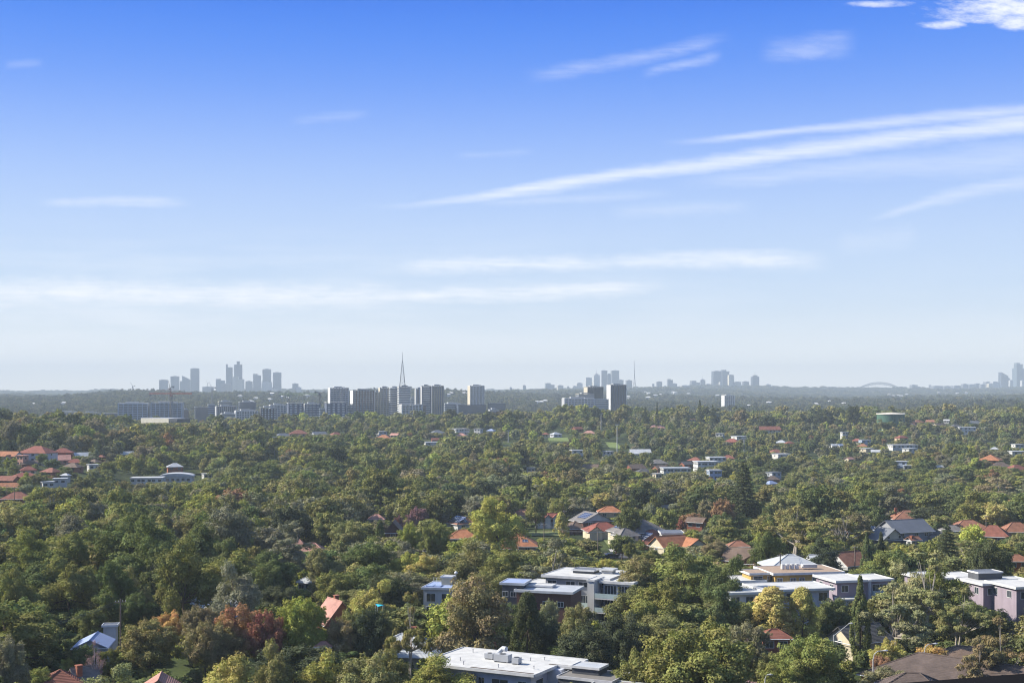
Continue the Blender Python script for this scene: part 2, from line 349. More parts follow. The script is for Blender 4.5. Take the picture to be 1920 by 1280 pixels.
def trunk_mesh(name, cen, zf, r0, limbs, mat, lean=.03, multi=1):
    b = MB()
    for mI in range(multi):
        ox, oy = (rng.uniform(-.05, .05, 2) if multi > 1 else (0, 0)); fx, fy = ox+rng.uniform(-lean, lean), oy+rng.uniform(-lean, lean)
        b.tube([(ox*.4, oy*.4, -.06), (ox*.7, oy*.7, zf*.5), (fx, fy, zf)], [r0*1.25, r0, r0*.8], 7)
        pick = rng.choice(len(cen), min(limbs//multi, len(cen)), replace=False)
        for i in pick:
            e = cen[i]; m1 = ((fx*.55+e[0]*.45)+rng.uniform(-.03, .03), (fy*.55+e[1]*.45)+rng.uniform(-.03, .03), zf+(e[2]-zf)*rng.uniform(.3, .5))
            b.tube([(fx, fy, zf-.02), m1, (e[0], e[1], e[2])], [r0*.55, r0*.33, r0*.12], 5, False)
            for q in range(2):
                ee = (e[0]+rng.uniform(-.09, .09), e[1]+rng.uniform(-.09, .09), e[2]+rng.uniform(-.02, .08)); b.tube([m1, ee], [r0*.2, r0*.06], 4, False)
    m = b.mesh(name); m.materials.append(mat); return m
LOD = {'hi': (1.0, 1.0), 'mid': (.22, 2.0), 'lo': (.045, 4.3), 'far': (.014, 7.6)}
def make(kind, lod, mat):
    k, sm = LOD[lod]; n0 = 30000; s0 = .0165; a = .8
    bm = BARK['brown']
    if kind == 'gum': c, r = dome(int(rng.integers(58, 76)), .30, .065, .11, lobes=7, flat=.85); zf, r0, li = .36, .017, 16
    elif kind == 'open': c, r = dome(int(rng.integers(38, 46)), .40, .045, .08, lobes=8, spread=.5, flat=.6); zf, r0, li = .34, .016, 26; n0 = 19000; s0 = .0145; bm = BARK['pale']; a = .9
    elif kind == 'round': c, r = ball(int(rng.integers(75, 95)), .16, .075, .115); zf, r0, li = .3, .018, 10; n0 = 34000; a = .9
    elif kind == 'tall': c, r = ball(70, .2, .07, .12, shape=1.6); zf, r0, li = .4, .02, 12; n0 = 24000; s0 = .022; a = .6; bm = BARK['pale']
    elif kind == 'cone':
        c = []; r = []
        for i in range(90):
            z = rng.random()**.8; w = (.47*(1-z)**.38)*min(1, z*7+.35); an = rng.random()*6.28; q = rng.uniform(.75, 1); rr = rng.uniform(.07, .11)
            c.append((math.cos(an)*max(0, w-rr*.6)*q, math.sin(an)*max(0, w-rr*.6)*q, .07+z*.86)); r.append((rr, rr, rr*.8))
        c = np.array(c); r = np.array(r); zf, r0, li = .5, .02, 4; n0 = 24000; s0 = .021; a = .6
    elif kind == 'cypress':
        c = []; r = []
        for i in range(130):
            z = rng.random(); w = .5*(1-z**2.6)*min(1, .62+z*1.3); an = rng.random()*6.28; rr = rng.uniform(.07, .12)
            c.append((math.cos(an)*max(0, w-rr)*1, math.sin(an)*max(0, w-rr), .03+z*.93)); r.append((rr, rr, rr*.62))
        c = np.array(c); r = np.array(r); zf, r0, li = .6, .03, 3; n0 = 22000; s0 = .04; a = .36
    elif kind == 'pine':       # tiers of spreading branches
        c = []; r = []
        for t_ in range(15):
            z = .16+.80*t_/14; w = .48*(1-z)**.75+.03
            for j in range(11):
                an = j*.571+t_*1.1+rng.uniform(-.15, .15); L_ = w*rng.uniform(.75, 1.05)
                for q in (.4, .72, .98): c.append((math.cos(an)*L_*q, math.sin(an)*L_*q, z-.02*q+rng.uniform(-.008, .008))); r.append((.05+.03*(1-z), .05+.03*(1-z), .017))
        c.append((0, 0, .97)); r.append((.03, .03, .04)); c = np.array(c); r = np.array(r); zf, r0, li = .9, .013, 0; n0 = 26000; s0 = .020; a = .5; bm = BARK['dark']
    elif kind == 'bare':
        c, r = dome(60, .3, .03, .07, lobes=8); zf, r0, li = .25, .018, 40; n0 = 2600; s0 = .012; bm = pmat('bark', (.30, .26, .27), .9)
    elif kind == 'palm':
        V = []; cc = []
        for j in range(22):
            an = j*2.4; el = rng.uniform(-.2, 1.1); Lf = rng.uniform(.4, .52); px_ = 0; pz = .80; seg = 9
            for s in range(seg):
                e2 = el-1.7*(s/seg)**1.2; nx = px_+math.cos(e2)*Lf/seg; nz = pz+math.sin(e2)*Lf/seg*.55
                for sd_ in (-1, 1):
                    for u in (0, .5):
                        bx, bz = px_+(nx-px_)*u, pz+(nz-pz)*u; w = .085*math.sin(.25+2.7*(s+u)/seg)
                        q = [(bx, 0, bz), (bx+.018, 0, bz), (bx+.03, sd_*w, bz-.03), (bx+.016, sd_*w, bz-.03)]
                        V += [(x*math.cos(an)-y*math.sin(an), x*math.sin(an)+y*math.cos(an), z) for x, y, z in q]; cc.append((rng.random(), rng.random(), 0, 1))
                px_, pz = nx, nz
        cr = leafmesh('crown', [(np.array(V), np.array(cc))], mat)
        b = MB().tube([(0, 0, -.05), (.01, 0, .4), (0, 0, .8)], [.035, .026, .026], 8); tm = b.mesh('trunk'); tm.materials.append(BARK['brown'])
        return cr, tm
    parts = [spray(c, r, max(60, int(n0*k)), s0*sm, a)]
    if lod in ('hi', 'mid') and kind in ('gum', 'open', 'round', 'tall'):     # stray sprays round the edge
        e = c+nrm(c-np.array([0, 0, .5]))*r*1.1; parts.append(spray(e, r*.45, int(n0*k*.10), s0*sm*.9, a))
    cr = leafmesh('crown', parts, mat)
    tm = trunk_mesh('trunk', c, zf, r0, li, bm, multi=(2 if kind == 'open' else 1)) if lod in ('hi', 'mid') else None
    if kind == 'bare' and tm is None: tm = trunk_mesh('trunk', c, zf, r0, 12, bm)
    if kind == 'pine' and tm is not None:
        b = MB().tube([(0, 0, -.05), (0, 0, .5), (0, 0, .95)], [.02, .013, .003], 7)
        for i in range(2, len(c)-1, 3): b.tube([(0, 0, c[i][2]+.01), tuple(c[i])], [.005, .002], 4, False)
        tm = b.mesh('trunk'); tm.materials.append(bm)
    return cr, tm
PROT = {}
def proto(kind, lod, var):
    nv = {'gum': 5, 'open': 3, 'round': 4, 'tall': 2}.get(kind, 1); var = var % nv; k = (kind, lod, var)
    if k not in PROT: PROT[k] = make(kind, lod, LEAF)
    return PROT[k]
# leaf colours (linear albedo)
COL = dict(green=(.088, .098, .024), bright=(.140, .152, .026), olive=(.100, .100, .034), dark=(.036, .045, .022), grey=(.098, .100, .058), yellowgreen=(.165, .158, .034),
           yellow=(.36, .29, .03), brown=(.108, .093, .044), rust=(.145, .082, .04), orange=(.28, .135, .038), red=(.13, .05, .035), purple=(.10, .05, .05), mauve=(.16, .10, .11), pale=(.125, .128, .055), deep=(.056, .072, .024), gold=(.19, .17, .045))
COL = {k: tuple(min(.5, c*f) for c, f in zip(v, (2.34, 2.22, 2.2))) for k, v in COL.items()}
VIS = []        # (distance, x0, y0, x1, y1): what the photo shows unhidden there
FOOT = []       # (x, y, r) taken ground
TREES = []      # individual trees for the records
def solve_d(px, top, h):
    d = 300.
    for _ in range(30):
        g = tz1(PX(px, d), d); nd = (H-g-h)*F/max(top-YH, 4); d = .5*d+.5*nd
    return d
def plant(kind, px, d, h, w, col, label, cat='tree', name='tree', group=None, var=None, rz=None, zb=None):
    x, y = PX(px, d), d; z = tz1(x, y) if zb is None else zb
    lod = 'hi' if d < 430 else 'mid'
    cr, tm = proto(kind, lod, int(rng.integers(99)) if var is None else var)
    r = rng.random()*6.28 if rz is None else rz
    t = thing(name, label, cat, (x, y, z), r, group); t.scale = (w, w, h)
    for nm, me in (('crown', cr), ('trunk', tm)):
        if me is None: continue
        o = bpy.data.objects.new(nm, me); C.objects.link(o); o.parent = t
        if nm == 'crown': j = rng.uniform(.88, 1.14); o.color = (col[0]*j*rng.uniform(.93, 1.07), col[1]*j, col[2]*j*rng.uniform(.85, 1.15), 1)
    TREES.append((t, px, YH-(z+h-H)*F/d, d, w, h)); FOOT.append((x, y, w*.36)); return t
# ---------------------------------------------------------------- buildings
def vol(root, w, dep, zh, kind, wall, roof, ox=0, oy=0, oz=0, rot=0, rh=2.5, over=.6, win=None, detail=2, gx=True, fascia=None, wallname='wall', solar=None, chim=None, foot=4.0, gmat=None):
    """one wing: walls with a hip, gable or flat roof; win = [(side, n, w, h, z0, mullions)]"""
    M = Matrix.Translation((ox, oy, oz)) @ Matrix.Rotation(rot, 4, 'Z')
    def put(o): o.matrix_local = M; return o
    hw, hd = w/2, dep/2; b = MB(); b.box(-hw, hw, -hd, hd, -foot, zh)
    o = put(b.build(wallname, wall, root))
    if kind == 'gable':
        g = MB(); e = .02
        if gx: # ridge along x, gables at the x ends
            for s in (-1, 1): g.prism([(s*hw, -hd), (s*hw+.01, -hd)], 0, 0) if 0 else None
            pts = [(-hw, -hd, zh), (-hw, hd, zh), (-hw, 0, zh+rh)]; q = [(hw, -hd, zh), (hw, hd, zh), (hw, 0, zh+rh)]
        else:
            pts = [(-hw, -hd, zh), (hw, -hd, zh), (0, -hd, zh+rh)]; q = [(-hw, hd, zh), (hw, hd, zh), (0, hd, zh+rh)]
        n = len(g.v); g.v += pts+q; g.f += [(n, n+2, n+1), (n+3, n+4, n+5), (n, n+3, n+5, n+2), (n+1, n+2, n+5, n+4)]
        put(g.build('gable', gmat or wall, root))
    r = MB(); t = .18
    if kind in ('hip', 'gable'):
        a, c = hw+over, hd+over; sl = rh/hd if (w >= dep or kind == 'gable' and gx) else rh/hw
        ze = zh-over*.45+.02
        H2 = zh+rh+.12
        if kind == 'hip':
            if w >= dep: r1, r2 = (-(a-c), 0), (a-c, 0)
            else: r1, r2 = (0, -(c-a)), (0, c-a)
            E4 = [(-a, -c, ze), (a, -c, ze), (a, c, ze), (-a, c, ze)]; n = 0
            for dz in (0, -t): r.v += [(p[0], p[1], p[2]+dz) for p in E4]
            r.v += [(r1[0], r1[1], H2), (r2[0], r2[1], H2)]
            r.f += [(7, 6, 5, 4)]+[(i+4, (i+1) % 4+4, (i+1) % 4, i) for i in range(4)]
            if w >= dep: r.f += [(0, 1, 9, 8), (2, 3, 8, 9), (1, 2, 9), (3, 0, 8)]
            else: r.f += [(0, 1, 8), (1, 2, 9, 8), (2, 3, 9), (3, 0, 8, 9)]
        else:
            if gx:
                for s in (-1, 1):
                    y0, y1 = s*c, 0; q = [(-a, y0, ze), (a, y0, ze), (a, y1, H2), (-a, y1, H2)]
                    n = len(r.v); r.v += q+[(p[0], p[1], p[2]-t) for p in q]
                    r.f += [tuple(n+i for i in f) for f in ((0,1,2,3),(7,6,5,4),(0,4,5,1),(1,5,6,2),(3,7,4,0))]
            else:
                for s in (-1, 1):
                    q = [(s*a, -c, ze), (s*a, c, ze), (0, c, H2), (0, -c, H2)]
                    n = len(r.v); r.v += q+[(p[0], p[1], p[2]-t) for p in q]
                    r.f += [tuple(n+i for i in f) for f in ((0,1,2,3),(7,6,5,4),(0,4,5,1),(1,5,6,2),(3,7,4,0))]
        ro = put(r.build('roof', roof, root))
        if detail > 1:
            # ridge capping and gutter as slim trim
            k = MB()
            if kind == 'hip':
                for (i, j) in ((0, 8), (1, 9 if w >= dep else 8), (2, 9), (3, 8 if w >= dep else 9), (8, 9)): k.tube([r.v[i], r.v[j]], .14, 4, False)
            elif gx: k.tube([(-a, 0, H2), (a, 0, H2)], .14, 4, False)
            else: k.tube([(0, -c, H2), (0, c, H2)], .14, 4, False)
            rc = k.build('ridge_cap', roof, ro)
            f = MB(); f.tube([(-a, -c-.05, ze-.1), (a, -c-.05, ze-.1)], .09, 4); f.tube([(-a-.05, -c, ze-.1), (-a-.05, c, ze-.1)], .09, 4); f.build('gutter', fascia or WH, ro)
        if solar:       # list of (side 'f'|'l', u0, u1, v0, v1) fractions on that slope
            for (sd_, u0, u1, v0, v1) in solar:
                if sd_ == 'f': A = Vector((-a, -c, ze)); B = Vector((a, -c, ze)); T = Vector((0, 0, H2)); up = Vector((0, c, H2-ze))
                else: A = Vector((-a, c, ze)); B = Vector((-a, -c, ze)); up = Vector(((a if w < dep or kind == 'gable' else c), 0, H2-ze))
                ax = B-A; nn = ax.cross(up).normalized()*.14
                q = [A+ax*u+up*v+nn for u, v in ((u0, v0), (u1, v0), (u1, v1), (u0, v1))]
                s = MB(); q2 = [p-nn*.6 for p in q]; s.v += [tuple(p) for p in q+q2]; s.f += [(0,1,2,3),(7,6,5,4),(0,4,5,1),(1,5,6,2),(2,6,7,3),(3,7,4,0)]
                put(s.build('solar_panel', SOLAR, root))
    else:
        a, c = hw+over, hd+over
        ro = put(MB().box(-a, a, -c, c, zh+.01, zh+rh).build('roof', roof, root))
        if detail > 1:
            e = MB(); z0, z1 = zh-.1, zh+rh+.12; q = .12
            e.box(-a-q, a+q, -c-q, -c-.002, z0, z1); e.box(-a-q, a+q, c+.002, c+q, z0, z1); e.box(-a-q, -a-.002, -c, c, z0, z1); e.box(a+.002, a+q, -c, c, z0, z1)
            e.build('fascia', fascia or WH, ro)
    for wn_ in (win or []):
        sd_, n, ww, wh, z0 = wn_[:5]; tall_door = wn_[5] if len(wn_) > 5 else 'window'
        L_ = w if sd_ in 'fb' else dep
        for i in range(n):
            u = (i+.5)/n*L_-L_/2+(.12*L_/n if i % 2 else -.07*L_/n)*(n > 2)
            x0, x1 = u-ww/2, u+ww/2
            Wm = {'f': Matrix.Translation((0, -hd, 0)), 'b': Matrix.Translation((0, hd, 0)) @ Matrix.Rotation(math.pi, 4, 'Z'), 'l': Matrix.Translation((-hw, 0, 0)) @ Matrix.Rotation(-math.pi/2, 4, 'Z'), 'r': Matrix.Translation((hw, 0, 0)) @ Matrix.Rotation(math.pi/2, 4, 'Z')}[sd_]
            pz = MB().box(x0, x1, -.03, .1, z0, z0+wh)
            nm = 'glass_door' if tall_door == 'door' else 'window'
            if detail > 1:
                f = MB(); e = .09
                f.box(x0-e, x0, -.07, .05, z0-e, z0+wh+e); f.box(x1, x1+e, -.07, .05, z0-e, z0+wh+e); f.box(x0, x1, -.07, .05, z0-e, z0); f.box(x0, x1, -.07, .05, z0+wh, z0+wh+e)
                if ww > 1.1: f.box(u-.03, u+.03, -.065, .05, z0, z0+wh)
                if ww > 2.2:
                    for q in (-ww/4, ww/4): f.box(u+q-.03, u+q+.03, -.065, .05, z0, z0+wh)
                fo = f.build(nm, WH, root); fo.matrix_local = M @ Wm
                pz.build('pane', GL, fo)
            else:
                po = pz.build(nm, GL, root); po.matrix_local = M @ Wm
    if chim:
        cx, cy, ch = chim; cb = MB().box(cx-.45, cx+.45, cy-.45, cy+.45, zh, zh+rh+ch); cb.box(cx-.55, cx+.55, cy-.55, cy+.55, zh+rh+ch+.002, zh+rh+ch+.2)
        put(cb.build('chimney', BR, root))
    return ro
WH = pmat('paint', (.58, .58, .57), .5); GL = pmat('glass', GLASS); SOLAR = pmat('solar', (.02, .03, .07)); BR = pmat('brick', (.24, .085, .05), .9)
def wmat(n):
    return {'white': pmat('render', (.48, .48, .465)), 'cream': pmat('render', (.50, .44, .32)), 'brick': BR, 'tan': pmat('brick', (.42, .31, .2)), 'grey': pmat('render', (.26, .27, .29)), 'pgrey': pmat('render', (.44, .46, .50)),
            'dark': pmat('render', (.07, .075, .085)), 'mauve': pmat('render', (.25, .21, .25)), 'blue': pmat('render', (.30, .36, .46)), 'gold': pmat('render', (.42, .27, .09)), 'orangebrick': pmat('brick', (.36, .10, .035)), 'dbrick': pmat('brick', (.10, .045, .035)), 'pink': pmat('brick', (.40, .22, .17))}[n]
def rmat(n):
    return {'terra': pmat('tile_roof', (.27, .125, .08)), 'orange': pmat('tile_roof', (.36, .15, .075)), 'red': pmat('tile_roof', (.23, .075, .055)), 'rbrown': pmat('tile_roof', (.22, .085, .06)), 'brown': pmat('tile_roof', (.15, .105, .08)),
            'grey': pmat('tile_roof', (.17, .16, .155)), 'dgrey': pmat('tile_roof', (.085, .085, .09)), 'dbrown': pmat('tile_roof', (.10, .075, .065)), 'pink': pmat('tile_roof', (.42, .22, .18)), 'white': pmat('metal_roof', (.44, .45, .46)), 'lgrey': pmat('metal_roof', (.38, .40, .42)),
            'blue': pmat('metal_roof', (.26, .32, .48)), 'slate': pmat('metal_roof', (.13, .14, .16)), 'membrane': pmat('membrane', (.45, .45, .44)), 'gravel': pmat('concrete', (.30, .22, .16))}[n]
BLD = []
def site(name, label, px, d, top, hgt, rz=0, cat='house', vis=None, group=None, foot_r=None):
    """a building whose roof top (hgt above its floor) shows at row top"""
    z = PZ(top, d)-hgt
    t = thing(name, label, cat, (PX(px, d), d, z), R(rz), group)
    if vis: VIS.append((d, *vis))
    if foot_r: FOOT.append((PX(px, d), d, foot_r))
    BLD.append((px, top+8, label)); return t
def house(label, px, top, wpx, d, kind='hip', wall='brick', roof='terra', dep=None, zh=3.0, rh=None, rz=0, gx=True, vis='auto', win=2, solar=None, chim=None, group=None, storeys=1, name='house', extra=None, gmat=None):
    w = wpx*d/F; dep = dep or min(w*.75, 12); rh = rh if rh is not None else (min(w, dep)*.27 if kind != 'flat' else .35); H_ = zh*storeys
    if vis == 'auto': vis = (px-wpx*.42, top+1, px+wpx*.42, top+(rh+H_*.55)*F/d)
    detail = 2 if d < 700 else 1
    t = site(name, label, px, d, top, H_+rh, rz, 'house', vis, group, max(w, dep)*.52)
    ws = []
    for s in range(storeys):
        if win: ws += [('f', win, 1.5 if detail > 1 else 1.8, 1.2, 1.0+s*zh), ('l', max(1, win-1), 1.2, 1.2, 1.0+s*zh), ('r', 1, 1.2, 1.2, 1.0+s*zh)]
    vol(t, w, dep, H_, kind, wmat(wall), rmat(roof), rh=rh, gx=gx, win=ws, detail=detail, solar=solar, chim=chim, gmat=wmat(gmat) if gmat else None, over=.6 if kind != 'flat' else .5, foot=7)
    for e in (extra or []):
        e = dict(e); e.setdefault('wall', wall); e.setdefault('roof', roof); ww = e.pop('w'); dd = e.pop('dep'); zz = e.pop('zh'); kk = e.pop('kind', kind); wl = wmat(e.pop('wall')); rf = rmat(e.pop('roof')); gm = e.pop('gmat', None)
        vol(t, ww, dd, zz, kk, wl, rf, detail=detail, gmat=wmat(gm) if gm else None, foot=7, **e)
    return t
# ---------------------------------------------------------------- landmarks used to say where a thing stands
LAND = [(960, 1235, 'the white flat roofed apartments'), (735, 1200, 'the grey hipped roof'), (430, 1165, 'the red autumn trees'), (225, 1150, 'the timber power pole'), (175, 1205, 'the blue metal roof'),
 (110, 1268, 'the red tiled roof corner'), (567, 1150, 'the lime green round tree'), (625, 1140, 'the pink tiled roof'), (885, 1120, 'the broad brownish gum'), (1090, 1105, 'the white balconied apartments'), (1300, 1200, 'the great bright dome tree'),
 (1265, 1080, 'the massive dark gum group'), (1500, 1085, 'the yellow brick apartments'), (1615, 1130, 'the tall dark cypress'), (1735, 1110, 'the white trunked eucalypt'), (1875, 1110, 'the mauve townhouses at the right edge'), (1800, 1255, 'the long brown tiled roof'),
 (1608, 1185, 'the cream gable with dark roof'), (1700, 990, 'the dark grey gabled house'), (1640, 1030, 'the twin cypresses'), (1825, 1000, 'the bright yellow tree'), (1188, 990, 'the big grey house with solar panels'), (975, 1015, 'the bright orange hipped roof'),
 (745, 1000, 'the brick gabled house'), (935, 960, 'the tall bright green gum'), (782, 960, 'the purple leaved tree'), (545, 1000, 'the spreading grey gum'), (345, 1040, 'the tall gum with the lit left flank'), (130, 1040, 'the twin bright gums at the left'), (1357, 955, 'the rust coloured tree'), (1394, 920, 'the tall bunya pine'),
 (1130, 940, 'the yellow orange tree'), (70, 845, 'the big red roof on the left hill'), (330, 892, 'the long white curved roof'), (30, 930, 'the brick flats at the left edge'), (305, 790, 'the long white warehouse'), (1325, 870, 'the white modern houses'), (1670, 782, 'the round green reservoir'), (1450, 803, 'the long terracotta roofed block'),
 (1857, 856, 'the orange roofed hill house'), (1157, 830, 'the tall floodlight pole'), (720, 815, 'the orange roof on the middle ridge'), (545, 812, 'the grey roofs on the far slope'), (865, 808, 'the white townhouses on the ridge'), (1460, 890, 'the dark roofs in the right trees'), (1695, 836, 'the long white roof on the right slope'), (1820, 800, 'the white villa on the right ridge'),
 (754, 700, 'the lattice mast'), (1135, 738, 'the dark centre towers'), (1365, 748, 'the lone pale tower'), (1650, 722, 'the arch bridge'), (430, 712, 'the left skyline'), (640, 745, 'the grid fronted tower'), (283, 762, 'the twin blue glass blocks'), (1200, 715, 'the slim white mast'), (893, 738, 'the finned tower')]
def where(U, V):
    best = min((math.hypot(U-a, (V-b)*1.4), a, b, s) for a, b, s in LAND)
    du, dv = U-best[1], V-best[2]
    if best[0] > 70: s = ('some way ' + (('below' if dv > 0 else 'above') if abs(du) < abs(dv)*1.3 else ('right of' if du > 0 else 'left of')))
    else: s = ('just below' if dv > 0 else 'just above') if abs(du) < abs(dv)*1.3 else ('just right of' if du > 0 else 'just left of')
    return s+' '+best[3]
AUTO = []          # (object, image column) of every thing whose label was made by where()
FARVIS = []
# ---------------------------------------------------------------- hand rail of the balcony the photograph is taken from
t = thing('balcony_railing', 'dark metal hand rail blurred at the bottom right corner', 'railing', (.32, .9428, 50.45), math.atan2(.038, .118))
dk = pmat('rubber', (.010, .010, .011), .95); dk.node_tree.nodes['Principled BSDF'].inputs['Specular IOR Level'].default_value = .03
MB().box(-1.4, 1.4, -.045, 0, 1.305, 1.3492).build('handrail', dk, t)
for q in (-1.3, 0, 1.3): MB().box(q-.02, q+.02, -.04, -.005, 0, 1.303).build('post', dk, t)
s = MB().box(-4, 4, -3, 1.35, 50.2, 50.44).build('balcony_floor', pmat('concrete', (.3, .3, .29))); s['kind'] = 'structure'; s['label'] = 'concrete balcony floor under the viewpoint'
# ---------------------------------------------------------------- foreground: white flat roofed apartments
t = site('apartment_building', 'white flat roofed apartment building at the bottom centre with air conditioners on its roof', 869, 226.8, 1212, 9.4, -27.1, 'building', (880, 1216, 1100, 1280), foot_r=1)
for a_, b_, c_ in ((0, 213, 12), (6, 219, 9), (-4, 219, 9)): FOOT.append((a_, b_, c_))
def e12(pts): return [(p, -q) for p, q in pts]
RP = e12([(0, 0), (0, 8), (2, 8), (2, 14.5), (20.5, 14.5), (20.5, 6.5), (23, 6.5), (23, 0)])
def inset(P_, k): 
    cx, cy = 11.5, -7; r = []
    for i, (x_, y_) in enumerate(P_): r.append((x_+(k if x_ < cx else -k), y_+(k if y_ < cy else -k)))
    return r
wl = pmat('render', (.47, .49, .55)); mem = rmat('membrane')
MB().prism(inset(RP, 1.1), -6, 8.95).build('wall', wl, t)
rf = MB().prism(RP, 9.0, 9.3).build('roof', mem, t)
fa = MB()
for i in range(len(RP)):
    (x0, y0), (x1, y1) = RP[i], RP[(i+1) % len(RP)]
    dx, dy = x1-x0, y1-y0; l = math.hypot(dx, dy); nx, ny = -dy/l, dx/l       # outward is left of travel reversed
    nx, ny = (-nx, -ny) if (nx*(11.5-x0)+ny*(-7-y0)) > 0 else (nx, ny)
    ex, ey = dx/l*.15, dy/l*.15
    fa.prism([(x0-ex*0+nx*.003, y0+ny*.003), (x1+nx*.003, y1+ny*.003), (x1+nx*.16, y1+ny*.16), (x0+nx*.16, y0+ny*.16)] if dx*ny-dy*nx > 0 else [(x0+nx*.16, y0+ny*.16), (x1+nx*.16, y1+ny*.16), (x1+nx*.003, y1+ny*.003), (x0+nx*.003, y0+ny*.003)], 8.96, 9.42)
fa.build('fascia', WH, rf)
MB().box(9, 20, -14.1, -13.5, 9.302, 9.34).box(19, 22.5, -6.2, -5.7, 9.302, 9.34).build('box_gutter', pmat('paint', (.10, .08, .06), .6), rf)
MB().tube([(x_, -1.2, 9.305) for x_ in (1, 22)], .05, 5).build('roof_pipe', WH, rf)
for (x_, y_, sx, sy, sz) in ((11.5, -7.6, 2.6, 1.5, 1.1), (14.3, -8.2, 1.2, 1.2, .9), (8.6, -6.6, 1.5, 1.0, .8)):
    u = MB().box(x_-sx/2, x_+sx/2, y_-sy/2, y_+sy/2, 9.45, 9.45+sz).build('air_conditioner', pmat('paint', (.38, .39, .40), .5), t)
    MB().tube([(x_, y_, 9.45+sz), (x_, y_, 9.5+sz)], sy*.38, 14).build('fan_grille', pmat('paint', (.05, .05, .05), .5), u)
    MB().box(x_-sx/2+.1, x_-sx/2+.25, y_-sy/2, y_+sy/2, 9.302, 9.449).build('skid', pmat('paint', (.2, .2, .2), .5), u); MB().box(x_+sx/2-.25, x_+sx/2-.1, y_-sy/2, y_+sy/2, 9.302, 9.449).build('skid', pmat('paint', (.2, .2, .2), .5), u)
du = MB().tube([(9.5, -5.2, 9.6), (9.6, -5.2, 10.3), (10.3, -5.2, 10.9), (11, -5.4, 10.9)], .42, 12).build('duct', pmat('paint', (.5, .52, .54), .35), t)
for (x_, y_) in ((3.5, -3), (5, -10), (17, -3.5), (18.5, -10.5), (13, -12), (7, -12.5), (15.2, -5)):
    MB().tube([(x_, y_, 9.302), (x_, y_, 9.75)], .07, 7).tube([(x_, y_, 9.75), (x_, y_, 9.85)], .13, 7).build('vent_pipe', pmat('paint', (.35, .35, .36), .5), t)
for zz in (6.3, 3.2):
    for (u0, u1) in ((3.6, 5.0), (6.4, 8.4), (10.2, 11.2), (12.6, 15.4), (17.2, 18.6)):
        f = MB(); y_ = -13.4; f.box(u0, u1, y_-.05, y_+.05, zz-.08, zz); f.box(u0, u1, y_-.05, y_+.05, zz+1.5, zz+1.58); f.box(u0-.08, u0, y_-.05, y_+.05, zz-.08, zz+1.58); f.box(u1, u1+.08, y_-.05, y_+.05, zz-.08, zz+1.58); f.box((u0+u1)/2-.03, (u0+u1)/2+.03, y_-.048, y_+.05, zz, zz+1.5)
        fo = f.build('window', WH, t); MB().box(u0, u1, y_-.02, y_+.04, zz, zz+1.5).build('pane', GL, fo)
    for (u0, u1) in ((-11.6, -9.2), (-4.6, -2.8)):
        x_ = 19.4 if u0 < -6 else 21.9; f = MB(); f.box(x_-.05, x_+.05, u0, u1, zz-.08, zz); f.box(x_-.05, x_+.05, u0, u1, zz+1.5, zz+1.58); f.box(x_-.05, x_+.05, u0-.08, u0, zz-.08, zz+1.58); f.box(x_-.05, x_+.05, u1, u1+.08, zz-.08, zz+1.58)
        fo = f.build('window', WH, t); MB().box(x_-.04, x_+.02, u0, u1, zz, zz+1.5).build('pane', GL, fo)
    f = MB().box(19.7, 21.7, -5.45, -5.35, zz-.08, zz+1.58).build('window', WH, t); MB().box(19.8, 21.6, -5.48, -5.452, zz, zz+1.5).build('pane', GL, f)
t = site('roof_terrace', 'low dark walled roof terrace beside the right end of the white flat roof', 1113, 208, 1252, 6.2, -27, 'terrace', (1090, 1256, 1150, 1278), foot_r=7)
vol(t, 9, 7, 5.0, 'flat', wmat('dark'), pmat('concrete', (.16, .15, .14)), rh=.2, over=.05, fascia=pmat('render', (.45, .45, .46)), win=[('f', 2, 1.4, 1.3, 2.5)])
vol(t, 4.5, 3.4, 6.2, 'flat', wmat('dark'), rmat('lgrey'), ox=-1.2, oy=1.2, rh=.15, over=.1)
vol(t, 7, 5, 4.6, 'flat', wmat('white'), pmat('concrete', (.2, .19, .18)), ox=5.5, oy=-4.0, rh=.3, over=.25, win=[('f', 2, 1.8, 1.5, 2.2)])
# bottom right brown roofs
t = site('house', 'house with a long dark brown tiled hip roof at the bottom right', 960+77.5/220*F, 220, 1240, 7.4, -42, 'house', (1730, 1240, 1915, 1275)); FOOT += [(77, 220, 11), (88, 210, 11)]
vol(t, 36, 14, 4.2, 'hip', wmat('brick'), rmat('dbrown'), rh=3.2, win=[('f', 5, 1.5, 1.2, 1.5)])
t = site('house', 'small hipped brown tile roof just in front of the long brown roof', 1712, 206, 1261, 7.2, -20, 'house', (1672, 1264, 1760, 1280), foot_r=7)
vol(t, 11, 9, 4.6, 'hip', wmat('brick'), rmat('dbrown'), rh=2.5, win=[('f', 2, 1.5, 1.2, 1.5)])
t = site('house', 'brick house with a hipped brown roof half hidden behind the brown gum', 1815, 247, 1212, 6.6, -20, 'house', (1785, 1215, 1840, 1240), foot_r=8)
vol(t, 14, 10, 3.9, 'hip', wmat('brick'), rmat('brown'), rh=2.7, win=[('f', 3, 1.5, 1.2, 1.5)])
t = site('house', 'small house with a cream gable end and a very dark roof', 1610, 262, 1170, 6.8, 28, 'house', (1578, 1172, 1645, 1194), foot_r=6)
vol(t, 9.5, 7, 4.2, 'gable', wmat('cream'), rmat('dgrey'), rh=2.5, win=[('l', 1, 1, 1, 3), ('f', 2, 1.4, 1.2, 1.4)])
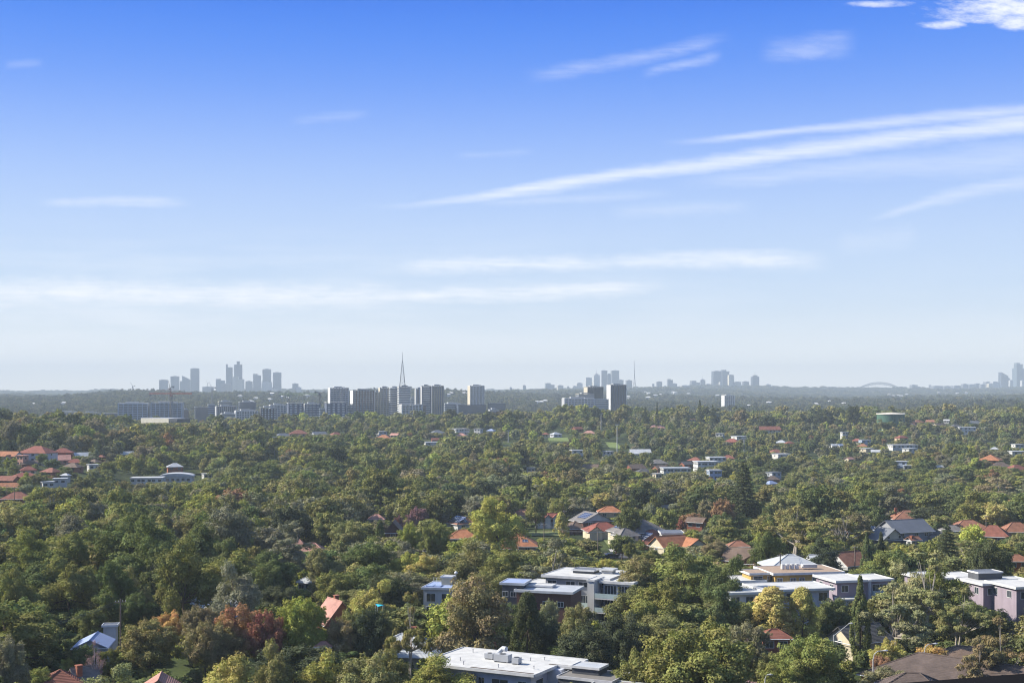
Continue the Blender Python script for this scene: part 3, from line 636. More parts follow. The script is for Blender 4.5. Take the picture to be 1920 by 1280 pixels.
# grey hip, pink roof, white and blue roofs, bottom left corner
t = site('house', 'house with a grey metal hip roof seen under the forked gum', 762, 258, 1188, 7, -8, 'house', (738, 1192, 795, 1213), foot_r=8)
vol(t, 13, 11, 4, 'hip', wmat('cream'), rmat('lgrey'), rh=3, win=[('f', 3, 1.4, 1.2, 1.3)], chim=(1, 2, .9))
t = site('house', 'steep pink tiled roof house right of the lime green tree', 628, 285, 1124, 9.4, -58, 'house', (613, 1126, 634, 1150), foot_r=5)
vol(t, 6.5, 7, 5, 'gable', wmat('brick'), rmat('pink'), rh=4.4, win=[('f', 2, 1.3, 1.2, 1.5)], chim=(-2.6, 1.5, .4))
t = site('house', 'white metal roofed house behind the red autumn trees', 412, 312, 1120, 7, -30, 'house', (386, 1122, 445, 1145), foot_r=8)
vol(t, 14, 9, 4.6, 'gable', wmat('white'), rmat('white'), rh=2.2, win=[('f', 3, 1.4, 1.2, 1.5)]); vol(t, 7, 8, 4.2, 'gable', wmat('white'), rmat('blue'), rh=2.0, ox=5, oy=-6, gx=False)
t = site('house', 'low house with a flat blue metal roof behind the bare tree', 176, 252, 1190, 5.6, 8, 'house', (166, 1193, 200, 1206), foot_r=4)
vol(t, 5.6, 8, 4.2, 'gable', wmat('blue'), rmat('blue'), rh=1.2, gx=False, win=[('f', 2, 1.2, 1.1, 1.4)]); vol(t, 2.4, 2.2, 6.2, 'flat', wmat('white'), rmat('slate'), ox=2, oy=7, rh=.2, over=.2)
t = site('house', 'brick house corner with a red tiled hip roof at the bottom left', 113, 222, 1255, 6.4, 20, 'house', (88, 1258, 140, 1280), foot_r=6)
vol(t, 9, 9, 3.6, 'hip', wmat('brick'), rmat('rbrown'), rh=2.7, win=[('f', 2, 1.4, 1.2, 1.1)])
t = site('house', 'white gable end with a white chimney beside the red tiled corner roof', 157, 226, 1249, 6.6, 40, 'house', (144, 1252, 172, 1270), foot_r=4)
vol(t, 3.6, 3.4, 4.6, 'gable', wmat('white'), rmat('grey'), rh=1.9, chim=(-1.2, -.9, .5), win=[('l', 1, 1, 1, 2)])
t = site('antenna', 'thin television antenna on the white chimney at the bottom left', 142, 224, 1252, 2.2, 0, 'antenna')
MB().tube([(0, 0, -5), (0, 0, 2.2)], .03, 5).build('mast', pmat('paint', (.3, .3, .3), .4), t); MB().tube([(-.6, 0, 2.1), (.6, 0, 2.1)], .02, 4).tube([(-.3, -.5, 2.1), (-.3, .5, 2.1)], .015, 4).tube([(.3, -.4, 2.1), (.3, .4, 2.1)], .015, 4).tube([(0, -.45, 2.1), (0, .45, 2.1)], .015, 4).build('aerial', pmat('paint', (.3, .3, .3), .4), t)
t = site('house', 'small pale roof ridge poking out at the bottom between the left gums', 300, 226, 1266, 6, 10, 'house', (288, 1268, 318, 1280), foot_r=4)
vol(t, 6, 6, 4, 'gable', wmat('white'), rmat('pink'), rh=1.9, gx=False, win=[('f', 1, 1, 1, 2)])
# ---------------------------------------------------------------- white balconied apartments in the centre
def balcony(root, M, x0, x1, y0, y1, z):
    s = MB().box(x0, x1, y0, y1, z-.25, z).build('balcony_slab', WH, root); s.matrix_local = M
    g = MB().box(x0, x1, y0, y0+.04, z+.06, z+1.05).box(x0, x0+.04, y0+.045, y1, z+.06, z+1.05).box(x1-.04, x1, y0+.045, y1, z+.06, z+1.05).build('glass_balustrade', pmat('balustrade', (.38, .47, .47), .15), root); g.matrix_local = M
    return s
I4 = Matrix.Identity(4)
t = site('apartment_building', 'white framed three storey apartments with glass balconies left of the massive dark gum', 1100, 306, 1071, 11, -24, 'building', (1026, 1074, 1148, 1138), foot_r=11)
vol(t, 15, 13, 10.3, 'flat', wmat('grey'), rmat('membrane'), rh=.35, over=.7, win=[('f', 4, 2.1, 1.1, 8.4), ('f', 4, 2.6, 2.1, 4.4, 'door'), ('f', 4, 2.4, 2.1, 1, 'door')])
vol(t, 5, 4, 11.3, 'flat', wmat('dark'), rmat('slate'), ox=-.5, oy=1, oz=0, rh=.15, over=.15)
vol(t, 2.6, 2.4, 11.5, 'flat', wmat('white'), rmat('lgrey'), ox=4.6, oy=2, rh=.15, over=.3)
vol(t, 6, 6, 8.0, 'flat', wmat('white'), rmat('membrane'), ox=-9.6, oy=-1.6, rh=.3, over=.6, win=[('f', 2, 2.0, 2.2, 5.2, 'door'), ('l', 2, 1.6, 2, 5)])
vol(t, 1.6, 6, 10.6, 'flat', wmat('white'), rmat('membrane'), ox=5.2, oy=-8.2, rh=.15, over=.05)
vol(t, 6.5, 7, 10.0, 'flat', wmat('pgrey'), rmat('membrane'), ox=10.4, oy=-4.8, rh=.35, over=.7, win=[('f', 2, 2.8, 2.2, 7.2, 'door'), ('f', 2, 2.8, 2.2, 4.1, 'door'), ('f', 2, 2.8, 2.2, 1, 'door')])
for z_ in (6.9, 3.8, .7): balcony(t, I4, 6.1, 13.6, -11.2, -8.31, z_)
for x_ in (-6.8, -3.2, .4): MB().box(x_, x_+.35, -6.9, -6.51, 0, 8.1).build('wall_fin', WH, t)
for z_ in (4.2,): balcony(t, I4, -6.4, 3.9, -8.6, -6.95, z_)
t = site('apartment_building', 'dark walled flat roofed block in front of the white balconied apartments', 1030, 288, 1101, 9.3, -17, 'building', (1000, 1104, 1082, 1122), foot_r=7)
vol(t, 12, 9, 8.9, 'flat', wmat('dbrick'), rmat('lgrey'), rh=.3, over=.4, win=[('f', 3, 1.2, 1, 6)])
vol(t, 7, 3.0, 9.5, 'flat', wmat('pgrey'), rmat('membrane'), ox=-3, oy=1.6, rh=.15, over=.1)
t = site('apartment_building', 'flat roofed block left of the dark walled one at the edge of the brownish gum', 967, 290, 1088, 10, -14, 'building', (960, 1090, 976, 1098), foot_r=4)
vol(t, 4.5, 6, 9.6, 'flat', wmat('dark'), rmat('blue'), rh=.3, over=.4, win=[('f', 3, 1.2, 1, 7)])
t = site('apartment_building', 'white apartment block with blue sky lit roof and roof railing behind the brownish gum', 832, 302, 1092, 10.4, -12, 'building', (804, 1094, 842, 1112), foot_r=6)
vol(t, 7, 9, 9.6, 'flat', wmat('white'), rmat('blue'), rh=.3, over=.3, win=[('f', 2, 2.0, 1.8, 6.8, 'door'), ('f', 2, 2.0, 1.8, 3.8, 'door')])
vol(t, 2.4, 2.6, 11.6, 'flat', wmat('cream'), rmat('white'), ox=.6, oy=1.5, rh=.15, over=.1)
for x_ in (-3.2, -1.4): MB().box(x_, x_+1.5, -3.5, -.5, 9.9, 10.1).build('skylight', pmat('glass', (.20, .26, .42)), t)
g = MB()
for x_ in (-3.4, -2.6, -1.8, -1.0): g.tube([(x_, 3.5, 9.9), (x_, 3.5, 11)], .035, 5)
for z_ in (10.4, 11): g.tube([(-3.4, 3.5, z_), (-1.0, 3.5, z_)], .03, 5)
g.build('railing', WH, t); MB().tube([(2.6, 1, 9.9), (2.6, 1, 12.4)], .06, 6).tube([(2.6, 1, 12.4), (2.6, 1, 12.7), (2.6, 1, 13)], [.35, .42, .1], 10).build('satellite_dome', WH, t)
# yellow brick apartments, grey hip, lower white roofs, blue grey house
t = site('apartment_building', 'yellow brick apartments with a long flat brown roof and white balcony rail', 1497, 322, 1066, 10.2, 10, 'building', (1432, 1070, 1560, 1094), foot_r=10)
vol(t, 16.5, 12, 9.8, 'flat', wmat('gold'), rmat('gravel'), rh=.35, over=.6, win=[('f', 6, 1.3, 1.3, 7.6), ('f', 6, 1.4, 1.4, 4.4)])
vol(t, 7, 6, 9.7, 'flat', wmat('gold'), rmat('gravel'), ox=-10, oy=-1, rh=.3, over=.5, win=[('f', 2, 2.2, 2.0, 7.2, 'door')])
for z_ in (7.0, 3.9): balcony(t, I4, -13.5, 8.2, -8.2, -6.01, z_)
for i_ in range(4):
    u = MB().tube([(-4+i_*1.2, 0, 10.3), (-4+i_*1.2, 0, 11.5)], .48, 12).build('water_heater', pmat('paint', (.6, .6, .58), .4), t)
MB().box(.9, 4.5, -.8, .8, 10.5, 11.3).build('air_conditioner', pmat('paint', (.45, .45, .44), .5), t)
t = site('house', 'dark walled house with a large pale grey hip roof behind the yellow brick apartments', 1483, 352, 1039, 9.6, 4, 'house', (1436, 1042, 1530, 1062), foot_r=8)
vol(t, 13.4, 12, 7.0, 'hip', wmat('dark'), rmat('lgrey'), rh=2.5, win=[('f', 3, 1.5, 1.2, 5)])
t = site('apartment_building', 'white apartments with thin white flat roofs below the yellow brick apartments', 1478, 292, 1096, 9.6, 12, 'building', (1372, 1099, 1548, 1108), foot_r=10)
vol(t, 15, 9, 9.1, 'flat', wmat('pgrey'), rmat('membrane'), rh=.3, over=.9, win=[('f', 4, 2.0, 1.8, 6.6, 'door'), ('f', 4, 2.0, 1.8, 3.4, 'door')])
vol(t, 8, 8, 8.9, 'flat', wmat('white'), rmat('membrane'), ox=-11.5, oy=-1.5, rh=.3, over=.8, win=[('f', 3, 1.7, 2.0, 6.2, 'door'), ('f', 3, 1.7, 2.0, 3.1, 'door')])
for z_ in (6.0,): balcony(t, I4, -15.6, -7.6, -7.4, -5.51, z_)
t = site('house', 'blue grey flat roofed house just right of the massive dark gum', 1383, 318, 1083, 9.4, 12, 'house', (1352, 1086, 1415, 1104), foot_r=6)
vol(t, 9.5, 8, 9.0, 'flat', wmat('blue'), rmat('membrane'), rh=.3, over=.6, win=[('f', 3, 1.2, 1.3, 6.8), ('f', 3, 1.2, 1.3, 3.8)])
# mauve townhouses
def town(label, px, d, top, vis, k):
    t = site('townhouse', label, px, d, top, 9.6, 14, 'townhouse', vis, 'mauve townhouses', foot_r=9)
    vol(t, 7.5, 10, 9.2, 'flat', wmat('mauve'), rmat('membrane'), rh=.3, over=.5, win=[('f', 2, 1.6, 1.4, 7.0), ('f', 1, 1.8, 1.6, 3.6), ('l', 2, 1.4, 1.4, 7.0)])
    vol(t, .5, 10.6, 9.3, 'flat', wmat('pgrey'), rmat('membrane'), ox=4.02, oy=-.4, rh=.15, over=.03)
    vol(t, 6, 8, 9.0, 'flat', wmat('mauve'), rmat('membrane'), ox=7.4, oy=.4, rh=.3, over=.4, win=[('f', 1, 3.4, 2.0, 6.2, 'door'), ('f', 1, 2.2, 1.6, 2.6)])
    vol(t, 5.4, 3.4, 5.2, 'flat', wmat('orangebrick'), wmat('white'), ox=7.8, oy=-5.4, rh=.15, over=.1)
    balcony(t, I4, 4.6, 10.3, -6.2, -3.62, 6.1)
    if k: vol(t, 5, 3, 5.6, 'flat', wmat('white'), rmat('membrane'), ox=-1.6, oy=-6.5, rh=.2, over=.15, win=[('f', 2, 1.0, 1, 3.4)])
    return t
town('mauve townhouse with a white lower box just left of the tall dark cypress', 1578, 302, 1081, (1550, 1084, 1680, 1122), 1)
town('mauve townhouse mostly hidden behind the white trunked eucalypt', 1745, 305, 1077, (1768, 1079, 1776, 1085), 0)
t = town('mauve townhouse with a dark roof box and orange brick base at the right', 1847, 296, 1086, (1832, 1089, 1880, 1128), 0)
vol(t, 6, 4, 11.0, 'flat', wmat('dark'), rmat('slate'), ox=1.6, oy=2.4, rh=.12, over=.05)
t = town('rightmost mauve townhouse cut by the right edge with a white balcony post', 1908, 288, 1092, (1885, 1095, 1920, 1132), 0)
# ---------------------------------------------------------------- houses along the street in the centre
def S(px, top, hgt, init=500):
    d = float(init)
    for _ in range(60):
        nd = (H-tz1(PX(px, d), d)-hgt)*F/max(top-YH, 4); d = .7*d+.3*min(max(nd, 200), 1650)
    return d
G1 = 'houses along the suburban street'
def sh(label, px, top, wpx, hgt=6.0, **kw):
    return house(label, px, top, wpx, S(px, top, hgt), group=G1, **kw)
sh('house with a big bright orange tiled hip roof above the huge grey gum', 972, 999, 66, roof='orange', wall='tan', dep=13, rh=3.6, extra=[dict(w=9, dep=7, zh=2.8, rh=2.2, ox=-5, oy=-8, roof='rbrown')], solar=[('f', .6, .75, .3, .5)])
sh('red roofed house with three white dormer gables', 1027, 962, 46, roof='red', wall='white', rh=3.0, kind='gable', vis=(1012, 964, 1042, 984), extra=[dict(kind='gable', w=2.2, dep=3, zh=4.6, rh=1.2, gx=False, ox=q, oy=-3.6, wall='white') for q in (-3.2, 0, 3.2)])
sh('terracotta roof edge of a house left of the clipped dome tree', 980, 955, 40, roof='terra', wall='cream', vis=(975, 957, 996, 968))
sh('brick house with a white framed gable and solar panels on a grey roof', 1108, 960, 62, hgt=8, roof='grey', wall='dbrick', kind='gable', storeys=2, zh=2.7, rh=3, gx=False, gmat='white', rz=28, solar=[('l', .25, .8, .35, .85)], vis=(1082, 962, 1142, 996), extra=[dict(kind='hip', w=9, dep=9, zh=3, rh=2.2, ox=-8, oy=-1, roof='brown')])
sh('bright orange roof behind the gabled house with solar panels', 1143, 949, 42, roof='orange', wall='tan', vis=(1127, 952, 1160, 966))
sh('cream walled house with a red hip roof beside the street', 1130, 979, 62, roof='red', wall='cream', dep=10, rh=2.6, vis=(1098, 981, 1150, 1008), extra=[dict(kind='gable', w=5, dep=5, zh=3.2, rh=1.8, gx=False, ox=-5.5, oy=-6)], rz=15)
sh('big two storey grey hip roofed house with a row of solar panels', 1195, 975, 92, hgt=9, roof='grey', wall='cream', storeys=2, zh=2.8, rh=3.6, rz=22, dep=12, solar=[('f', .18, .42, .35, .8), ('l', .2, .7, .3, .7)], vis=(1142, 978, 1238, 1002), win=3, extra=[dict(kind='hip', w=7, dep=6, zh=5.2, rh=2.0, ox=-8, oy=-6.5, roof='grey', wall='cream', win=[('f', 2, 1.2, 1.3, 1), ('f', 2, 1.2, 1.2, 3.6)])])
sh('orange tiled roof behind the big grey hip roofed house', 1228, 979, 46, roof='terra', wall='brick', vis=(1228, 981, 1246, 990))
sh('brown hip roofed bungalow with solar panels on its left slope', 1222, 993, 80, roof='rbrown', wall='brick', dep=14, rh=4.0, rz=22, solar=[('l', .15, .85, .3, .8)], vis=(1192, 996, 1252, 1008))
sh('flat roofed garage with solar panels beside the brown bungalow', 1258, 996, 38, kind='flat', roof='slate', wall='white', dep=9, vis=(1240, 997, 1270, 1002), solar=None)
sh('orange roofed house with a cream gable end facing the street', 1256, 1004, 62, roof='orange', wall='cream', kind='gable', rz=30, rh=3, vis=(1226, 1007, 1268, 1028), extra=[dict(kind='gable', w=8, dep=7, zh=3, rh=2.2, gx=False, ox=6, oy=-4)])
sh('brown gabled roof right of the crimson tree', 1306, 970, 32, roof='brown', wall='brick', kind='gable', rz=-30, vis=(1293, 972, 1312, 988))
sh('small orange roofed cream house behind the right end of the massive gum', 1384, 1014, 34, roof='terra', wall='gold', vis=(1370, 1016, 1395, 1032))
sh('long brown gabled roof above the blue grey house', 1400, 1027, 72, roof='brown', wall='brick', kind='gable', rz=-28, dep=11, rh=3.2, vis=(1366, 1030, 1436, 1052), extra=[dict(kind='gable', w=8, dep=8, zh=3, rh=2.4, gx=False, ox=5, oy=-6)])
sh('solar roofed bungalow with a blue white panel array', 868, 967, 46, roof='terra', wall='white', rz=30, dep=10, rh=2.6, solar=[('l', .1, .9, .15, .9), ('f', .1, .5, .2, .9)], vis=(846, 968, 880, 984))
sh('orange roofed house just below the solar roofed bungalow', 868, 993, 52, roof='orange', wall='tan', rh=2.4, vis=(850, 996, 885, 1004))
sh('low grey roof in the trees between the palm and the olive gum', 810, 1024, 26, roof='grey', wall='cream', vis=(800, 1026, 816, 1033))
sh('brown brick house with a steep gable and a big white framed window', 739, 976, 30, hgt=9, roof='brown', wall='dbrick', kind='gable', gx=False, storeys=2, zh=2.8, rh=3.6, dep=9, win=1, vis=(728, 978, 747, 1002), extra=[dict(kind='gable', w=7, dep=6, zh=2.8, rh=1.6, ox=5.5, oy=-4, roof='terra', wall='white', win=[('f', 2, 1.4, 1.4, .9)])])
sh('pale pink roofed house behind the clipped dark cypresses', 706, 964, 28, roof='pink', wall='cream', rh=1.6, vis=(697, 966, 716, 972))
sh('pink roofed cottage below the spreading grey gum', 585, 1018, 46, roof='pink', wall='cream', rh=2, vis=(572, 1018, 596, 1024))
sh('white cottage wall with pink roof left of the olive gum', 558, 1010, 22, roof='pink', wall='white', rh=1.6, vis=(553, 1012, 566, 1026))
sh('low white carport roof in the trees above the lime green tree', 578, 1082, 30, roof='lgrey', wall='cream', vis=(562, 1084, 588, 1096), rz=-25)
sh('small brown roof poking above the yellow green gum at lower left', 607, 1203, 22, roof='pink', wall='cream', vis=(600, 1204, 616, 1209))
# right hand group
sh('large dark grey gabled house with a cream attic gable', 1695, 974, 84, hgt=9, roof='slate', wall='grey', kind='gable', storeys=2, zh=2.9, rh=3.6, gx=True, rz=24, dep=12, win=3, vis=(1650, 977, 1738, 1008), extra=[dict(kind='gable', w=10, dep=8, zh=3.4, rh=3.6, gx=False, ox=-10, oy=-2.5, roof='slate', wall='dark', gmat='cream', win=[('f', 2, 1, 1.0, 3.6)]), dict(kind='hip', w=8, dep=8, zh=4.0, rh=2.0, ox=10, oy=-3, roof='dgrey')])
sh('terracotta hip roofed house with a tall chimney behind the dark grey gables', 1700, 957, 56, roof='terra', wall='brick', rh=3.2, dep=11, chim=(-4.5, 1, 1.0), vis=(1676, 960, 1722, 972))
sh('white gabled house with a terracotta roof left of the twin cypresses', 1588, 1034, 56, hgt=7, roof='terra', wall='white', kind='gable', rz=32, dep=9, rh=3.2, vis=(1560, 1037, 1602, 1062))
sh('low white shed roof beside the white gabled house', 1542, 1050, 34, kind='flat', roof='white', wall='white', vis=(1532, 1052, 1556, 1060))
sh('white metal shed roof behind the low white shed', 1540, 1040, 40, roof='lgrey', wall='white', kind='gable', rh=.9, vis=(1525, 1042, 1556, 1048))
sh('red tiled roof at the right edge beyond the yellow tree', 1905, 979, 54, roof='terra', wall='cream', vis=(1883, 981, 1920, 996), rh=3)
sh('dark red roof just right of the bright yellow tree', 1862, 985, 56, roof='rbrown', wall='brick', rz=-25, rh=3.4, vis=(1852, 988, 1876, 1004))
sh('terracotta roof behind the bright yellow tree', 1815, 975, 66, roof='terra', wall='brick', rh=2.8, vis=(1792, 979, 1842, 984))
sh('pale roofed bungalow left of the bright yellow tree', 1785, 985, 36, roof='grey', wall='white', vis=(1768, 988, 1798, 994))
sh('small white gable with an orange chimney below the dark grey gabled house', 1712, 1006, 20, roof='terra', wall='white', kind='gable', rz=25, gx=True, chim=(-1, -.5, .3), vis=(1702, 1008, 1716, 1016))
sh('solar panelled roof behind the white trunked tree left of the grey gables', 1618, 985, 50, roof='rbrown', wall='brick', solar=[('f', .1, .9, .2, .9)], vis=(1602, 988, 1634, 998))
sh('terracotta brick house glimpsed through the dark trees at the right edge', 1905, 1040, 40, roof='terra', wall='orangebrick', vis=(1896, 1044, 1918, 1056))
sh('shaded maroon roof left of the round green foreground tree', 1452, 1180, 50, hgt=7, roof='rbrown', wall='brick', vis=(1440, 1184, 1472, 1193))
sh('shaded brown hip roof behind the right shoulder of the great dome tree', 1400, 1190, 66, hgt=7, roof='brown', wall='brick', rh=3, vis=(1388, 1194, 1430, 1212))
# ---------------------------------------------------------------- roofs scattered through the trees: column, top row, width px, roof, wall, kind, storeys
RW = dict(terra='terracotta', orange='orange', red='red', rbrown='red brown', brown='brown', grey='grey tiled', dgrey='dark tiled', dbrown='dark brown', pink='pinkish', white='white', lgrey='pale grey metal', blue='blue grey', slate='dark slate grey', membrane='white')
WW = dict(white='white', cream='cream', brick='brick', tan='tan brick', grey='grey', pgrey='pale grey', dark='dark', blue='pale blue', gold='yellow', pink='pinkish', dbrick='dark brick', orangebrick='orange brick')
KW = dict(hip='hip roof', gable='gabled roof', flat='flat roof')
SMALL = [
(1373,822,28,'red','brick','hip',1),(1350,812,14,'white','white','flat',1),(1387,817,26,'lgrey','white','flat',1),(1583,809,12,'lgrey','white','flat',2),(1660,799,16,'white','white','gable',1),(1672,795,24,'grey','pgrey','hip',1),
(1720,787,20,'terra','brick','hip',1),(1745,787,16,'terra','cream','gable',1),(1708,793,24,'dbrown','brick','hip',1),(1775,786,10,'white','white','gable',1),(1827,789,34,'slate','gold','hip',1),(1760,793,26,'dbrown','cream','gable',1),(1792,795,20,'dgrey','white','hip',1),
(1607,822,18,'red','cream','hip',1),(1621,824,18,'lgrey','blue','flat',1),(1618,832,18,'terra','brick','hip',1),(1690,816,20,'red','tan','hip',2),(1705,840,22,'lgrey','white','flat',1),(1575,832,12,'blue','white','gable',1),
(1563,832,14,'white','white','gable',1),(1625,840,22,'lgrey','cream','flat',1),(1642,843,16,'white','white','gable',1),(1465,825,20,'lgrey','white','hip',1),(1480,827,14,'rbrown','brick','hip',1),(1455,842,24,'rbrown','brick','hip',1),(1465,850,30,'white','white','flat',1),
(1450,884,24,'slate','pgrey','flat',1),(1448,892,28,'dbrown','brick','hip',1),(1445,901,22,'blue','white','hip',1),(1690,864,24,'lgrey','blue','flat',1),(1702,872,14,'white','white','flat',1),(1760,872,14,'white','white','gable',1),
(1876,866,36,'dbrown','brick','hip',1),(1905,871,40,'rbrown','brick','hip',1),(1908,832,18,'lgrey','white','flat',1),(1905,845,30,'white','white','flat',1),(1592,857,14,'pink','cream','gable',1),
(1237,872,26,'brown','brick','gable',1),(1190,870,34,'brown','brick','gable',1),(1207,878,28,'dgrey','white','hip',1),(1232,887,14,'membrane','cream','flat',1),(1286,865,22,'dgrey','brick','gable',1),(1304,857,26,'rbrown','brick','hip',1),
(1365,853,24,'rbrown','brick','hip',1),(1105,870,34,'brown','brick','gable',1),(995,876,14,'lgrey','white','flat',1),(1140,845,16,'white','white','flat',1),(1082,843,24,'white','white','flat',1),(1042,810,18,'lgrey','pgrey','hip',1),(1105,807,26,'pink','white','hip',1),
(1082,800,18,'rbrown','brick','gable',1),(1232,796,34,'pink','cream','hip',1),(1300,785,16,'pink','cream','flat',1),(1023,811,12,'rbrown','cream','hip',1),(560,806,34,'rbrown','pink','hip',2),(531,812,38,'slate','pgrey','hip',1),(598,809,26,'slate','pgrey','gable',1),
(630,810,22,'rbrown','brick','hip',1),(715,808,18,'white','white','flat',1),(741,812,16,'pink','cream','gable',1),(820,806,26,'slate','brick','hip',1),(816,821,14,'rbrown','brick','gable',1),(808,828,30,'white','white','flat',1),
(865,812,22,'pink','white','hip',1),(897,803,14,'membrane','white','flat',2),(921,804,14,'blue','white','hip',1),(154,848,30,'lgrey','white','gable',1),(237,846,24,'lgrey','white','gable',1),(190,853,14,'rbrown','brick','hip',1),(141,860,30,'red','white','hip',1),
(136,868,32,'brown','brick','hip',1),(177,861,20,'brown','brick','hip',1),(175,870,20,'white','white','flat',1),(55,863,28,'brown','brick','gable',1),(96,877,32,'rbrown','brick','hip',1),(15,892,36,'rbrown','brick','gable',1),(113,896,24,'white','white','flat',1),
(89,902,22,'white','white','flat',1),(388,887,16,'white','white','flat',1),(1250,947,14,'lgrey','white','gable',1),(110,853,40,'pink','pink','gable',1),(42,853,18,'pink','pink','flat',2),(1865,838,14,'lgrey','cream','hip',1)]
def fh(lb, px, top, wpx, roof, wall, kind, st, init=None, auto=False, **kw):
    hg = 3.0*st+2
    d = S(px, top, hg, init or (850 if top > 845 and px < 260 else 1250 if top < 850 else 900))
    if px < 260 and top > 888: d = S(px, top, hg, 650)
    rz = kw.pop('rz', float(rng.choice([-28, -12, 12, 24, 34])))
    kw.setdefault('vis', (px-wpx*.22, top+1, px+wpx*.22, top+(1.5+1.2*(st-1)+.5*(kind == 'flat'))*F/d))
    t = house(lb, px, top, wpx*.98, d, kind=kind, roof=roof, wall=wall, storeys=st, rz=rz, group='suburban houses among the trees', rh=kw.pop('rh', None if kind != 'flat' else .3), **kw)
    return t
for (px, top, wpx, roof, wall, kind, st) in SMALL:
    desc = f'{WW[wall]} house with a {RW[roof]} {KW[kind]}' if not (kind == 'flat' and wpx < 19) else f'small {WW[wall]} building with a flat {RW[roof]} roof'
    t = fh(desc+' '+where(px, top+4), px, top, wpx, roof, wall, kind, st); AUTO.append((t, px))
# hand named ones
fh('large red hip roofed house standing highest on the left hill', 71, 836, 58, 'red', 'pgrey', 'hip', 3, dep=14, win=3)
fh('red roofed brick house joined right of the large red hip roof on the left hill', 118, 840, 36, 'red', 'brick', 'hip', 2)
fh('white walled house with an orange gabled roof at the far left edge', 18, 846, 38, 'orange', 'white', 'gable', 2, extra=[dict(kind='gable', w=4, dep=4, zh=5, rh=1.6, gx=False, ox=3, oy=-5)])
fh('bright red hip roof with white trim low on the left hill', 53, 874, 28, 'red', 'cream', 'hip', 2, extra=[dict(kind='hip', w=14, dep=9, zh=2.6, rh=1.8, ox=-2, oy=-6)])
fh('orange tiled house at the left edge above the brick flats', 15, 905, 40, 'orange', 'brick', 'gable', 1)
fh('small white garden gazebo on the left slope', 123, 887, 14, 'white', 'white', 'hip', 1, win=0)
fh('brown brick block of flats at the left edge behind the twin power poles', 32, 922, 54, 'rbrown', 'brick', 'hip', 2, win=4, rz=8)
fh('brick house with a pale roof just above the long white curved roof', 328, 868, 28, 'lgrey', 'brick', 'hip', 2, rz=20)
fh('long low white flat roof left of the white curved roof', 277, 894, 58, 'white', 'white', 'flat', 1, win=6, rz=6, vis=(250, 895, 306, 901))
t = fh('long terracotta roofed cream block on the ridge in the centre right', 1437, 799, 50, 'rbrown', 'cream', 'gable', 2, win=6, rz=8)
fh('orange tiled hip roof with pale trim on the middle ridge', 720, 815, 28, 'orange', 'cream', 'hip', 1)
fh('white flat roofed townhouses on the middle ridge behind two cypresses', 862, 803, 30, 'white', 'white', 'flat', 2, win=5)
fh('big orange roofed hill house above the dark roofs at the right', 1857, 852, 38, 'orange', 'brick', 'hip', 2, rh=3.4, dep=14)
fh('white two storey villa with a dark glazed end on the right ridge', 1813, 800, 30, 'white', 'white', 'flat', 2, win=4, extra=[dict(kind='flat', w=6, dep=8, zh=5, rh=.3, ox=11, oy=0, wall='dark', roof='slate')])
fh('long white roofed hall on the right slope', 1692, 833, 50, 'white', 'white', 'flat', 1, win=6, rz=8, vis=(1668, 834, 1716, 840))
fh('white modern house with a ribbon of dark windows on the slope', 1323, 864, 40, 'white', 'white', 'flat', 2, win=6, rz=10, rh=.5)
fh('upper white modern house with a thin white roof behind the ribbon windowed one', 1342, 856, 32, 'white', 'white', 'flat', 2, win=4, rz=10)
fh('tall white and glass house with a projecting white roof below the white modern houses', 1339, 880, 24, 'white', 'blue', 'flat', 3, win=3, rz=10, rh=.4)
fh('grey house with a pyramid like hip roof left of the white modern houses', 1234, 861, 32, 'grey', 'tan', 'hip', 1, rz=8)
fh('long low flat roofed school building between the grey hip roof and the white modern houses', 1266, 876, 52, 'lgrey', 'white', 'flat', 1, win=8, rz=6, vis=(1242, 877, 1290, 882))
fh('row of white gabled sheds beside the sports field', 1200, 842, 38, 'white', 'white', 'gable', 1, win=0, rz=6)
# long curved white roof
d0 = S(332, 886, 6, 880); t = site('hall', 'long white building with a shallow curved roof on the left slope', 332, d0, 886, 6.2, 8, 'hall', (302, 887, 364, 899), foot_r=10)
b = MB(); n = 14; hw = 10.5
pr = [(hw*math.sin(R(a_))*1.0, 4.2+2.0*math.cos(R(a_))) for a_ in np.linspace(90, -90, n)]
k0 = len(b.v); b.v += [(p[0]*1.02, -7, p[1]) for p in pr]+[(p[0]*1.02, 7, p[1]) for p in pr]
for i in range(n-1): b.f.append((i, i+1, n+i+1, n+i))
b.f += [tuple(range(n))[::-1], tuple(range(n, 2*n))]
b.build('roof', rmat('white'), t); MB().box(-10, 10, -6.5, 6.5, -6, 4.19).build('wall', wmat('white'), t)
for i in range(6): MB().box(-9+i*3.1, -7.2+i*3.1, -6.56, -6.4, 1.5, 3).build('window', GL, t)
# ---------------------------------------------------------------- sports fields, street, reservoir
def patch(name, label, px0, px1, py0, py1, col, init, kind='structure'):
    pts = []; n = 14
    def gd(px, py):
        d = float(init)
        for _ in range(80):
            nd = (H-tz1(PX(px, d), d)-.3)*F/(py-YH); d = .8*d+.2*nd
        return d
    v = []; 
    for j in range(n+1):
        f = j/n
        for i in range(n+1):
            g = i/n
            dd = dA = gd((px0+px1)/2, py1)*(1-f)+gd((px0+px1)/2, py0)*f; xx = PX(px0+(px1-px0)*g, (gd((px0+px1)/2, py1)+gd((px0+px1)/2, py0))/2)
            v.append((xx, dd, tz1(xx, dd)+.35))
    b = MB(); b.v = v; b.f = [(j*(n+1)+i, j*(n+1)+i+1, (j+1)*(n+1)+i+1, (j+1)*(n+1)+i) for j in range(n) for i in range(n)]
    o = b.build(name, col); o['kind'] = kind; o['label'] = label
    VIS.append((v[n*(n+1)][1], px0, py0, px1, py1)); return o
lawn = pmat('grass', (.13, .17, .045), .95)
